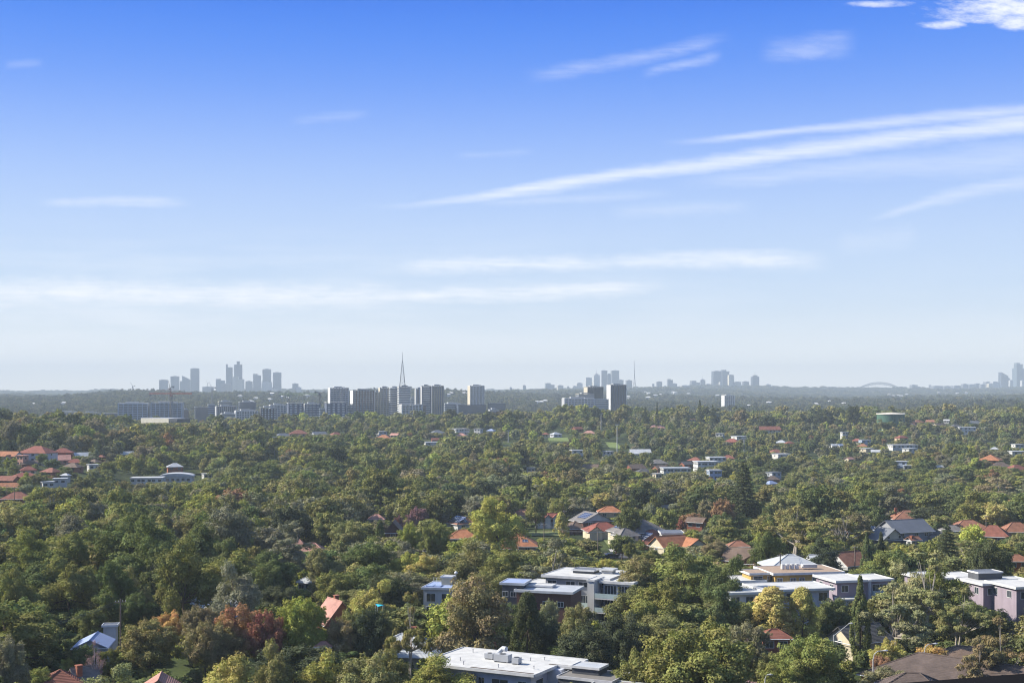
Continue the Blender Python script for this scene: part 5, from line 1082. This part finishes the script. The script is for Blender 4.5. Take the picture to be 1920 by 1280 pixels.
flood('tallest pale floodlight pole beside the bright green field', 1157, 797, 22, 1130); flood('floodlight pole behind the bright field on the ridge', 1127, 776, 20, 1350)
flood('thin floodlight pole in the woods at centre left', 515, 820, 22, 1050); flood('floodlight pole in front of the middle ridge', 953, 808, 18, 1250); flood('thin pole near the twin cypresses of the white townhouses', 1395, 822, 14, 1150)
# blue shade sail
d0 = 255; t = site('shade_sail', 'small bright cyan shade sail among the trees right of the pink tiled roof', 712, d0, 1132, 5, 20, 'shade sail', (711, 1132, 713, 1134))
sv = MB(); sv.v = [(-.6, -.8, 4.7), (.6, -.9, 5.0), (.8, .9, 4.5), (-.6, .8, 5.0), (-.6, -.8, 4.65), (.6, -.9, 4.95), (.8, .9, 4.45), (-.6, .8, 4.95)]; sv.f = [(0,1,2,3),(7,6,5,4),(0,4,5,1),(1,5,6,2),(2,6,7,3),(3,7,4,0)]
sv.build('canopy', pmat('paint', (.02, .42, .62), .6), t)
for x_, y_, z_ in sv.v[:4]: MB().tube([(x_, y_, -2), (x_, y_, z_)], .05, 5).build('post', galv, t)
BFOOT = list(FOOT)
# ---------------------------------------------------------------- trees singled out in the photo: kind, px, top row, height m, crown width px, colour, label, category, name
HERO = [
('gum',50,985,20,120,'green','tall sunlit gum tree at the far left edge above the dark left wood'),
('gum',132,986,20,125,'green','broad bright topped gum tree second from the left edge, in the left wood'),
('gum',25,1052,17,100,'green','low lit gum crown on the left edge beneath two taller gums'),
('gum',130,1030,17,120,'green','bright clumped crown in front of the second gum in the left wood'),
('gum',215,1040,17,90,'deep','dark gum crown between the left wood and the tall gum right of it'),
('gum',240,1052,15,90,'olive','olive tree standing above the timber power pole on the left'),
('gum',345,988,24,150,'green','very tall gum tree with lit left flank above the orange autumn trees'),
('gum',440,1035,20,110,'grey','greyish gum with pale trunk rising behind the white roofed house'),
('round',280,1152,12,130,'olive','dark olive round tree left of the orange autumn trees'),
('bare',178,1188,11,50,'mauve','bare grey leafless tree in front of the blue metal roof'),
('round',158,1203,8,62,'deep','dark bush in front of the flat blue metal roof'),
('round',205,1209,7,52,'green','green bush right of the bare leafless tree'),
('round',130,1227,6,50,'bright','small vivid green round tree above the red tiled roof corner'),
('tall',22,1180,14,80,'grey','grey feathery she-oak in the bottom left corner'),
('round',75,1245,7,90,'green','green bush under the grey feathery tree'),
('round',372,1127,11,80,'brown','pale orange brown tree in front of the white roofed house'),
('round',318,1140,9,70,'orange','small bright orange tree left of the rust coloured trees'),
('round',385,1155,12,100,'brown','olive brown autumn tree left of the biggest red one'),
('round',450,1122,14,110,'rust','biggest red brown autumn tree at lower left'),
('round',500,1135,13,80,'red','deep red autumn tree beside the yellow green tree'),
('round',415,1160,11,90,'brown','olive brown tree in front of the rust coloured autumn trees'),
('round',490,1168,9,70,'olive','low olive tree at the foot of the deep red autumn tree'),
('gum',205,1232,13,130,'pale','pale olive gum crown at the bottom left behind the red tiled roof'),
('gum',430,1212,15,140,'yellowgreen','yellow green gum crown at the bottom below the red autumn trees'),
('gum',512,1188,15,90,'olive','olive gum below the yellow green tree'),
('gum',610,1203,14,130,'yellowgreen','broad yellow green gum crown at the bottom left of the grey leaved tree'),
('round',690,1212,14,150,'pale','pale grey green domed tree at the bottom left of the white flat roof'),
('gum',735,1198,13,90,'olive','olive gum below the grey hipped roof'),
('gum',830,1218,12,140,'yellowgreen','loose yellow green gum covering the left corner of the white flat roof'),
('gum',880,1238,9,110,'yellowgreen','low gum crown overhanging the front edge of the white flat roof'),
('round',567,1108,15,112,'bright','bright lime green round tree right of the red autumn trees'),
('round',713,1136,12,60,'olive','olive tree just under the small cyan shade sail'),
('round',655,1134,12,62,'olive','olive tree right of the steep pink tiled roof'),
('round',1832,1122,12,85,'deep','dark green tree in front of the mauve townhouse with the dark roof box'),
('round',640,1150,11,70,'brown','brownish tree in front of the pink tiled roof'),
('gum',705,1077,14,95,'yellowgreen','olive yellow tree above the pink tiled roof'),
('open',768,1092,18,100,'olive','gum with a visible dark forked trunk in front of the grey hipped roof'),
('round',695,1130,13,85,'dark','dark grey green tree left of the forked gum'),
('round',627,1065,11,90,'green','low rounded green tree above the lime green tree'),
('gum',600,1018,15,95,'olive','olive gum left of the brick gabled house'),
('open',545,962,21,140,'grey','big spreading grey gum with pale bare trunks in the wood'),
('round',655,970,15,80,'pale','rounded pale green tree left of the cypress hedge'),
('round',690,1010,14,110,'deep','dense green tree in front of the brick gabled house'),
('cone',712,972,11,26,'deep','tight row of clipped dark green cypresses beside the brick gabled house'),
('round',768,973,14,52,'bright','bright green round tree right of the brick gabled house'),
('round',815,971,15,70,'green','dense green tree left of the solar roofed bungalow'),
('palm',838,988,11,30,'green','palm tree at the foot of the dense green tree','palm','palm_tree'),
('round',782,946,12,50,'purple','purple leaved tree above the brick gabled house'),
('round',748,963,10,26,'purple','small mauve tree just left of the larger purple leaved tree'),
('gum',935,920,23,112,'bright','tall bright green gum tree left of the orange roofed house'),
('gum',880,1000,19,110,'olive','olive gum below the solar roofed bungalow'),
('gum',800,1030,12,85,'yellowgreen','low yellow olive tree left of the olive gum'),
('gum',893,1062,21,185,'brown','broad brownish gum tree in front of the apartment block with the roof railing'),
('round',925,1178,6,62,'purple','maroon shrub behind the white flat roofed apartment block'),
('cone',1052,958,11,38,'yellowgreen','clipped yellow green dome shaped tree in front of the dormer roofed house'),
('open',1045,997,19,150,'grey','huge spreading grey leaved gum below the bright orange roofed house'),
('gum',1195,1030,17,120,'olive','left crown of the massive gum group beside the white balconied apartments'),
('gum',1285,1005,20,150,'green','highest crown of the massive dark gum group in the centre right'),
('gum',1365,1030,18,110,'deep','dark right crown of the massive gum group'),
('gum',1183,1084,15,110,'olive','low gum crown covering the right end of the white balconied apartments'),
('gum',1235,1075,17,150,'green','lower front crown of the massive gum group overlapping the white apartments'),
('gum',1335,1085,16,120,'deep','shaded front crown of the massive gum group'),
('cone',988,1106,15,78,'dark','dark conifer in front of the dark flat roofed block','conifer','conifer'),
('round',1030,1117,11,50,'pale','tan leaved tree right of the dark conifer'),
('round',1085,1122,12,80,'olive','olive tree in front of the white balconied apartments'),
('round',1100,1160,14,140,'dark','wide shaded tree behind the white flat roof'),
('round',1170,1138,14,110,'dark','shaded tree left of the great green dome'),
('round',1310,1150,19,235,'green','great green domed tree in the right foreground'),
('round',1195,1208,13,110,'green','left lobe tree joined to the great green dome'),
('round',1400,1152,14,110,'grey','grey green tree behind the right shoulder of the great dome'),
('palm',1146,1222,7,26,'bright','small palm beside the left foot of the great green dome','palm','palm_tree'),
('round',1120,1238,6,60,'bright','light green shrub behind the low dark roof terrace'),
('round',1140,1043,8,52,'yellowgreen','yellow green round tree behind the white apartments'),
('round',1166,998,9,56,'deep','dark green street tree in front of the big grey hipped house'),
('gum',1212,1012,11,62,'green','bright clumped tree left of the cream gabled house'),
('cone',1447,1096,14,120,'gold','golden tipped dense conifer below the yellow brick apartments','conifer','conifer'),
('cone',1503,1097,14,84,'gold','tall narrow golden olive tree right of the golden conifer'),
('cypress',1613,1080,17,44,'deep','tall dark cypress in front of the mauve townhouses','cypress','cypress'),
('cypress',1625,998,14,27,'deep','left one of the twin cypresses','cypress','cypress'),
('cypress',1652,998,14,30,'dark','right one of the twin cypresses','cypress','cypress'),
('open',1735,1010,22,215,'pale','tall white trunked eucalypt in front of the mauve townhouses','gum tree','gum_tree'),
('open',1675,1075,18,150,'pale','leaning white trunked eucalypt left of the tallest one','gum tree','gum_tree'),
('open',1795,1085,16,135,'olive','shorter pale gum on the right side of the white trunked eucalypts','gum tree','gum_tree'),
('gum',1765,1045,17,130,'green','green gum filling the crown gap behind the white trunked eucalypts','gum tree','gum_tree'),
('gum',1700,1040,18,110,'pale','pale gum crown behind the leaning white trunked eucalypt','gum tree','gum_tree'),
('round',952,1120,12,80,'deep','dark tree between the brownish gum and the dark conifer'),
('round',1015,1140,11,80,'dark','low dark tree under the dark walled flat roofed block'),
('round',1400,1130,10,90,'dark','dark tree in front of the thin white flat roofs'),
('round',1550,1125,10,70,'green','green tree under the white lower box of the mauve townhouse'),
('gum',1350,1075,13,90,'deep','low dark crown right of the massive gum group'),
('gum',1651,783,12,30,'olive','tree in front of the left side of the round green reservoir'),
('gum',1690,781,12,34,'dark','tree in front of the right side of the round green reservoir'),
('gum',1670,787,12,26,'deep','tree in front of the middle of the round green reservoir'),
('pine',1775,982,17,70,'dark','tiered dark pine left of the bright yellow tree','pine','pine_tree'),
('round',1825,978,12,58,'yellow','bright yellow leaved tree beside the red brown roof','tree'),
('round',1855,1004,18,105,'dark','large dark grey green tree below the bright yellow tree'),
('round',1565,1112,12,80,'deep','dark green tree in front of the mauve townhouses'),
('round',1520,1180,14,140,'green','round green tree left of the dark roofed cream gable'),
('round',1475,1232,10,120,'green','low green tree at the bottom left of the round green one'),
('round',1665,1192,9,80,'yellowgreen','golden green tree right of the dark roofed cream gable'),
('open',1880,1135,17,140,'brown','brown leaved spreading gum at the right edge','gum tree','gum_tree'),
('open',1830,1175,14,100,'brown','smaller brown gum left of the spreading one'),
('round',1660,1243,8,110,'grey','pale grey green bush in front of the brown tiled roofs'),
('round',1745,1202,8,70,'orange','orange tinged shrub behind the brown tiled roof'),
('round',1652,1222,7,50,'rust','reddish brown shrub under the curved street lamp'),
('round',1375,1268,5,110,'mauve','pinkish shrub at the bottom edge right of the great dome'),
('round',1440,1215,9,70,'olive','olive tree left of the round green tree'),
('round',1880,1215,8,60,'deep','dark green bush at the right edge above the brown tiled roof'),
('open',1490,936,21,150,'olive','large olive gum with pale branches above the yellow brick apartments'),
('open',1580,945,18,110,'olive','gum with a white trunk left of the dark grey gabled house'),
('gum',1440,985,17,80,'deep','dark gum left of the grey gabled house'),
('gum',1540,1000,14,80,'dark','dark tree in front of the white trunked gum'),
('round',1745,912,16,75,'green','rounded green tree on the slope above the terracotta chimney house'),
('round',1740,948,9,90,'dark','dark spreading tree behind the dark grey gabled house'),
('round',1357,929,15,52,'rust','rust coloured autumn tree beside the dark pine'),
('round',1324,931,13,36,'brown','brown tree on the left of the rust coloured one'),
('pine',1394,866,27,72,'dark','tall dark bunya pine standing over the slope','pine','pine_tree'),
('round',1130,920,12,52,'gold','yellow orange autumn tree above the grey solar gable'),
('gum',1135,880,17,80,'bright','bright yellow green gum above the yellow autumn tree'),
('cypress',991,893,19,15,'dark','slim dark cypress at the right side of a tall dark gum','cypress','cypress'),
('gum',966,868,24,56,'dark','very tall dark gum left of the slim cypress'),
('gum',850,885,19,62,'deep','dark gum crown left of the tallest dark gums'),
('gum',905,893,19,70,'dark','broad dark gum behind the tall bright gum'),
('gum',1075,905,15,60,'green','green gum left of the yellow autumn tree'),
('round',1278,968,9,24,'red','small crimson tree left of the brown roof'),
('round',1245,945,14,60,'green','green round tree above the solar roofed brown house'),
('round',1180,945,15,60,'deep','dark green tree right of the orange roof'),
('round',1005,925,16,50,'olive','olive tree above the dormer roofed house'),
('palm',1056,930,15,22,'olive','tall slender palm behind the clipped dome tree','palm','palm_tree'),
('gum',1640,880,14,90,'green','low wide gum crown in the pale green slope'),
('open',1870,890,17,110,'brown','brown tinged gum near the right edge on the slope'),
('tall',1440,775,24,40,'dark','tall dark tree on the ridge left of the reservoir'),
('tall',1600,755,26,34,'dark','tall open tree on the ridge just left of the reservoir'),
('gum',1545,762,22,44,'dark','broad dark tree on the ridge left of the reservoir'),
('pine',1312,748,27,15,'dark','tallest tiered pine on the ridge in the centre right','pine','pine_tree'),
('pine',1336,758,22,14,'dark','pine on the ridge right of the tallest one','pine','pine_tree'),
('pine',1210,762,22,15,'dark','pine on the ridge left of the slim one','pine','pine_tree'),
('pine',1232,752,25,10,'dark','slim pine on the ridge in the centre','pine','pine_tree'),
('pine',1270,768,20,15,'dark','short pine on the ridge between two taller ones','pine','pine_tree'),
('cypress',878,782,14,7,'dark','left cypress by the white townhouses on the ridge','cypress','cypress'),
('cypress',905,775,18,8,'dark','right cypress by the white townhouses on the ridge','cypress','cypress'),
('gum',285,808,22,55,'olive','big rounded lit gum on the left hill above the red roofs'),
('gum',915,765,16,36,'dark','dark gum crown on the middle ridge'),
('round',1180,1013,7,30,'green','small tree on the street corner by the driveway'),
('round',1610,955,13,60,'brown','brown leaved tree left of the terracotta chimney house'),
('round',645,995,9,20,'deep','small dark tree beside the rounded pale green tree'),
('round',1275,1255,0,0,'deep',''),
]
NAMEK = {'gum': ('gum_tree', 'gum tree'), 'open': ('gum_tree', 'gum tree'), 'round': ('tree', 'tree'), 'tall': ('tree', 'tree'), 'cone': ('conifer', 'conifer'), 'pine': ('pine_tree', 'pine'), 'cypress': ('cypress', 'cypress'), 'palm': ('palm_tree', 'palm'), 'bare': ('bare_tree', 'tree')}
for hh in HERO:
    k, px, top, h, wpx, cl, lb = hh[:7]
    if not h: continue
    d = solve_d(px, top, h); nm, ct = NAMEK[k]
    if k == 'pine' and 'ridge' in lb or k in ('cypress', 'tall', 'gum') and top < 800: d = 1420+rng.uniform(-30, 60)
    if 'reservoir' in lb and 'front' in lb: d = 1392
    t = plant(k, px, d, h if top > 800 or 'left hill' in lb else H-(top-YH)/F*d-tz1(PX(px, d), d), wpx*d/F, COL[cl], lb, ct, nm, group={'cypress': 'cypresses', 'pine_tree': 'tiered pines', 'palm_tree': 'palms'}.get(nm))
    py0 = top+ (4 if wpx > 40 else 0); hp = h*F/d
    VIS.append((d, px-wpx*.36, py0, px+wpx*.36, top+hp*(.42 if wpx > 30 else .3)))
# ---------------------------------------------------------------- the wood: candidates over the whole slope, near ones individuals
def urban(U, d):
    """how built-up: gaps and small garden trees"""
    u = np.zeros_like(d)
    for (u0, u1, d0, d1) in URBAN:
        u = np.maximum(u, ((U > u0) & (U < u1) & (d > d0) & (d < d1)).astype(float))
    return u
URBAN = [(980, 1480, 400, 560), (1540, 1960, 380, 520), (-100, 230, 620, 900), (1080, 1400, 900, 1120), (1400, 1960, 980, 1500), (480, 950, 1150, 1500), (960, 1400, 1080, 1500)]
def grid(d0, d1, st, jit=.48):
    n = []; y = d0
    while y < d1:
        hw = .47*y+30; k = int(2*hw/st); xs = np.linspace(-hw, hw, k)+rng.uniform(-jit, jit, k)*st
        n.append(np.stack([xs, y+rng.uniform(-jit, jit, k)*st], 1)); y += st*.87
    return np.concatenate(n)
P = grid(158, 420, 12.0); P = np.concatenate([P, grid(420, 1750, 13.6)])
x, y = P[:, 0], P[:, 1]; U = 960+F*x/y; nP = len(P)
urb = urban(U, y)
zone = np.sin(x*.021+1)+np.sin(y*.017+x*.008)+rng.normal(size=nP)*.55          # patches of kin
h = rng.uniform(11, 20, nP); h[rng.random(nP) < .10] += 7; h = np.where(urb > 0, rng.uniform(6, 14, nP), h)
w = np.clip(h*rng.uniform(.78, 1.15, nP), 9, 20); w = np.where(urb > 0, rng.uniform(7, 13, nP), w)
# hillside on the left is taller, the pale slope on the right lower
sl = (U > 1380) & (y > 620) & (y < 960); h = np.where(sl, rng.uniform(9, 13, nP), h); w = np.where(sl, rng.uniform(11, 16, nP), w)
keep = np.ones(nP, bool); keep &= ~((urb > 0) & (rng.random(nP) < .28))
fo = np.array(FOOT)
for i0 in range(0, nP, 1000):
    s = slice(i0, i0+1000); dd = np.hypot(x[s, None]-fo[None, :, 0], y[s, None]-fo[None, :, 1]); keep[s] &= (dd > (fo[None, :, 2]+w[s, None]*.28)).all(1)
z = tz(x, y); top = YH-(z+h-H)*F/y; hp = h*F/y; wp = w*F/y
for (dv, a, b, c_, d_) in VIS:
    hit = (y < dv-1) & (U+wp*.46 > a) & (U-wp*.46 < c_) & (top+hp*.02 < d_) & (top+hp > b)
    # may the tree be lowered so that it only reaches the lower rim?
    newtop = d_-hp*.02; nh = (H-z)-(newtop-YH)*y/F
    can = hit & (nh > h*.55) & (nh > 5)
    h = np.where(can, np.minimum(h, nh), h); top = YH-(z+h-H)*F/y
    keep &= ~(hit & ~can)
# visibility, front to back, on a coarse picture
o_ = np.argsort(y); cov = np.zeros((322, 480), bool); seen = np.zeros(nP)
allt = [(TR[3], TR[1], TR[2], TR[4]*F/TR[3], TR[5]*F/TR[3], -1) for TR in TREES]+[(y[i], U[i], top[i], wp[i], hp[i], i) for i in o_ if keep[i]]
allt.sort(key=lambda q: q[0])
for (dd, u_, t_, w_, h_, i) in allt:
    cx, cy, rx, ry = u_/4, (t_+h_*.42)/4, w_/8, h_*.42/4
    x0, x1, y0, y1 = int(max(0, cx-rx)), int(min(480, cx+rx+1)), int(max(0, cy-ry)), int(min(322, cy+ry+1))
    if x1 <= x0 or y1 <= y0: continue
    yy, xx = np.mgrid[y0:y1, x0:x1]; m = ((xx+.5-cx)/max(rx, .5))**2+((yy+.5-cy)/max(ry, .5))**2 < 1
    sub = cov[y0:y1, x0:x1]; new = m & ~sub
    if i >= 0: seen[i] = new.sum()
    sub |= m
# colour by patch
pal = [('deep', .18), ('green', .26), ('olive', .26), ('grey', .14), ('dark', .08), ('bright', .05), ('brown', .03)]
zz = (zone-zone.min())/(zone.max()-zone.min())
names = np.array([p[0] for p in pal]); cum = np.cumsum([p[1] for p in pal]); rk = np.clip(zz*.5+rng.random(nP)*.5, 0, .999); rk = np.argsort(np.argsort(rk))/nP
ci = np.searchsorted(cum/cum[-1], rk)
ci = np.clip(ci, 0, len(pal)-1)
odd = rng.random(nP) < .022
nind = 285-len(TREES)
vis_order = [i for i in np.argsort(-seen) if keep[i] and seen[i] > 0]
ind = [i for i in vis_order if y[i] < 620][:nind]
indset = set(ind)
CW = {'deep': 'deep green', 'green': 'mid green', 'olive': 'olive', 'grey': 'grey green', 'dark': 'dark green', 'bright': 'bright green', 'brown': 'brownish', 'yellowgreen': 'yellow green', 'rust': 'rust coloured', 'gold': 'golden'}
used = {}
for i in sorted(ind, key=lambda q: y[q]):
    cn = names[ci[i]]
    if odd[i]: cn = ['rust', 'gold', 'yellowgreen'][int(rng.integers(3))]
    k = ['gum', 'gum', 'round', 'gum', 'round', 'round', 'round'][ci[i]] if rng.random() < .75 else ['open', 'round', 'gum'][int(rng.integers(3))]
    kn = {'gum': 'clumped gum tree', 'open': 'open spreading gum tree', 'round': 'rounded tree'}[k]
    lb = f'{CW[cn]} {kn} {where(U[i], top[i]+hp[i]*.3)}'
    AUTO.append((plant(k, U[i], y[i], h[i], w[i], COL[cn], lb, NAMEK[k][1], NAMEK[k][0]), U[i]))
# rest of the wood as one uncountable mass
def wood(name, label, pts, sc3, rot, col, meshes):
    m = bpy.data.meshes.new(name); n = len(pts); m.vertices.add(n); m.vertices.foreach_set('co', np.asarray(pts, np.float32).ravel())
    a = m.attributes.new('sc3', 'FLOAT_VECTOR', 'POINT'); a.data.foreach_set('vector', np.asarray(sc3, np.float32).ravel())
    a = m.attributes.new('rz', 'FLOAT', 'POINT'); a.data.foreach_set('value', np.asarray(rot, np.float32))
    a = m.attributes.new('vi', 'INT', 'POINT'); a.data.foreach_set('value', rng.integers(0, len(meshes), n).astype(np.int32))
    a = m.attributes.new('tint', 'FLOAT_COLOR', 'POINT'); a.data.foreach_set('color', np.concatenate([col, np.ones((n, 1))], 1).astype(np.float32).ravel())
    o = bpy.data.objects.new(name, m); C.objects.link(o); o['kind'] = 'stuff'; o['label'] = label
    src = bpy.data.collections.new(name+'_crowns')
    for i, me in enumerate(meshes): src.objects.link(bpy.data.objects.new('crown', me))
    g = bpy.data.node_groups.new(name, 'GeometryNodeTree'); L = g.links.new
    g.interface.new_socket('Geometry', in_out='INPUT', socket_type='NodeSocketGeometry'); g.interface.new_socket('Geometry', in_out='OUTPUT', socket_type='NodeSocketGeometry')
    gi = N(g, 'NodeGroupInput'); go = N(g, 'NodeGroupOutput'); ip = N(g, 'GeometryNodeInstanceOnPoints'); cn = N(g, 'GeometryNodeCollectionInfo')
    cn.inputs[0].default_value = src; cn.inputs[1].default_value = True; cn.inputs[2].default_value = True
    def at(nm, ty):
        q = N(g, 'GeometryNodeInputNamedAttribute'); q.data_type = ty; q.inputs[0].default_value = nm; return q.outputs[0]
    cx = N(g, 'ShaderNodeCombineXYZ'); L(at('rz', 'FLOAT'), cx.inputs[2]); er = N(g, 'FunctionNodeEulerToRotation'); L(cx.outputs[0], er.inputs[0])
    L(gi.outputs[0], ip.inputs['Points']); L(cn.outputs[0], ip.inputs['Instance']); ip.inputs['Pick Instance'].default_value = True
    L(at('vi', 'INT'), ip.inputs['Instance Index']); L(er.outputs[0], ip.inputs['Rotation']); L(at('sc3', 'FLOAT_VECTOR'), ip.inputs['Scale'])
    L(ip.outputs[0], go.inputs[0])
    md = o.modifiers.new('crowns', 'NODES'); md.node_group = g
    return o
def protoset(lod, spec):
    r = []
    for k, n in spec:
        for _ in range(n): r.append(make(k, lod, LEAFI)[0])
    return r
rest = np.array([i for i in range(nP) if keep[i] and i not in indset])
cols = np.array([COL[n] for n in names]); tint = cols[ci]*rng.uniform(.82, 1.2, (nP, 1))*rng.uniform(.92, 1.08, (nP, 3))
oc = np.array([COL['rust'], COL['gold'], COL['yellowgreen'], COL['brown'], COL['bright']]); tint[odd] = oc[rng.integers(0, 5, odd.sum())]*.8
def put(name, label, idx, meshes):
    wood(name, label, np.stack([x[idx], y[idx], z[idx]-.3], 1), np.stack([w[idx], w[idx], h[idx]], 1), rng.random(len(idx))*6.28, tint[idx], meshes)
near = rest[y[rest] < 560]; mid = rest[(y[rest] >= 560) & (y[rest] < 1000)]; far = rest[y[rest] >= 1000]
put('wood', 'continuous canopy of smaller gum trees between the singled out trees', near, protoset('mid', [('gum', 4), ('round', 3), ('open', 1)]))
put('wood', 'dense gum wood filling the valley in the middle distance', mid, protoset('mid', [('gum', 5), ('round', 3), ('open', 2), ('tall', 2)]))
put('wood', 'dense wood covering the ridge beyond the valley', far, protoset('lo', [('gum', 5), ('round', 4), ('tall', 1)]))
# garden shrubs and undergrowth filling the gaps near by
Q = grid(170, 620, 6.0); qx, qy = Q[:, 0], Q[:, 1]; nq = len(Q); qz = tz(qx, qy); qh = rng.uniform(2.2, 5.5, nq); qw = rng.uniform(3.5, 7, nq); kq = rng.random(nq) < .9; qU = 960+F*qx/qy; qt = YH-(qz+qh-H)*F/qy
for (dv, a, b, c_, d_) in VIS:
    kq &= ~((qy < dv-1) & (qU+qw*.5*F/qy > a) & (qU-qw*.5*F/qy < c_) & (qt < d_) & (qt+qh*F/qy > b))
for (fx_, fy_, fr_) in BFOOT: kq &= np.hypot(qx-fx_, qy-fy_) > fr_*.95
ii = np.where(kq)[0]; tt = np.array([COL[n] for n in ('deep', 'green', 'dark', 'olive', 'bright', 'deep')])[rng.integers(0, 6, nq)]*rng.uniform(.7, 1.15, (nq, 1))
wood('undergrowth', 'shrubs and undergrowth filling the gaps between trees and gardens', np.stack([qx, qy, qz-.2], 1)[ii], np.stack([qw, qw, qh], 1)[ii], rng.random(len(ii))*6.28, tt[ii], protoset('lo', [('round', 5)]))
# far hills
def hills(name, label, d0, d1, st, hh, ww, lod, dens=1.0, colk=('dark', 'deep', 'olive'), dim=.6):
    Q = grid(d0, d1, st); X_, Y_ = Q[:, 0], Q[:, 1]; n = len(Q); kp = rng.random(n) < dens
    Zq = tz(X_, Y_)
    uu = 960+F*X_/Y_
    for (dv, a, b, c_, d_) in FARVIS: kp &= ~((Y_ < dv) & (Y_ > dv-700) & (uu > a) & (uu < c_) & (YH-(Zq+hh[1]-H)*F/Y_ < d_))
    X_, Y_, Zq = X_[kp], Y_[kp], Zq[kp]; n = len(X_)
    h_ = rng.uniform(*hh, n)*(1+.35*(rng.random(n) < .08)); w_ = rng.uniform(*ww, n); cc = np.array([COL[q] for q in colk])[rng.integers(0, len(colk), n)]*rng.uniform(.7, 1.15, (n, 1))*dim
    wood(name, label, np.stack([X_, Y_, Zq-.3], 1), np.stack([w_, w_, h_], 1), rng.random(n)*6.28, cc, protoset(lod, [('gum', 3), ('round', 4)]))
hills('wood', 'hazy woodland around the apartment towers', 1750, 2700, 15, (9, 17), (10, 17), 'lo', .8, dim=.8)
hills('wood', 'blue hazy wooded slope behind the apartment towers', 2700, 5000, 20, (12, 20), (14, 24), 'far', .95)
hills('wood', 'faint blue woodland on the skyline hills', 5000, 10500, 52, (12, 20), (34, 60), 'far', .9)
print('TREES', len(TREES), 'rest', len(rest))
# ---------------------------------------------------------------- labels made by rule: tell apart the ones that came out alike
def tell_apart(items):
    by = {}
    for t, px in items: by.setdefault(t['label'], []).append((px, t))
    ordw = ['first', 'second', 'third', 'fourth', 'fifth', 'sixth', 'seventh', 'eighth', 'ninth', 'tenth', 'eleventh', 'twelfth']
    for lb, ts in by.items():
        if len(ts) < 2: continue
        ts.sort(key=lambda q: q[0]); n = len(ts)
        for q, (_, t) in enumerate(ts):
            w = ['left one: ', 'right one: '][q] if n == 2 else ['leftmost: ', 'middle one: ', 'rightmost: '][q] if n == 3 else ordw[q % 12]+' from left: '
            t['label'] = w+lb
tell_apart(AUTO)
for o in C.objects:
    if 'label' in o and o.parent is None:
        w = o['label'].split()
        for drop in ('the', 'just', 'the', 'a', 'the', 'with', 'some', 'that', 'its', 'and', 'small', 'long', 'big', 'large'):
            if len(w) > 16 and drop in w: w.remove(drop)
        if len(w) > 16: print('LONG', len(w), ' '.join(w))
        o['label'] = ' '.join(w)
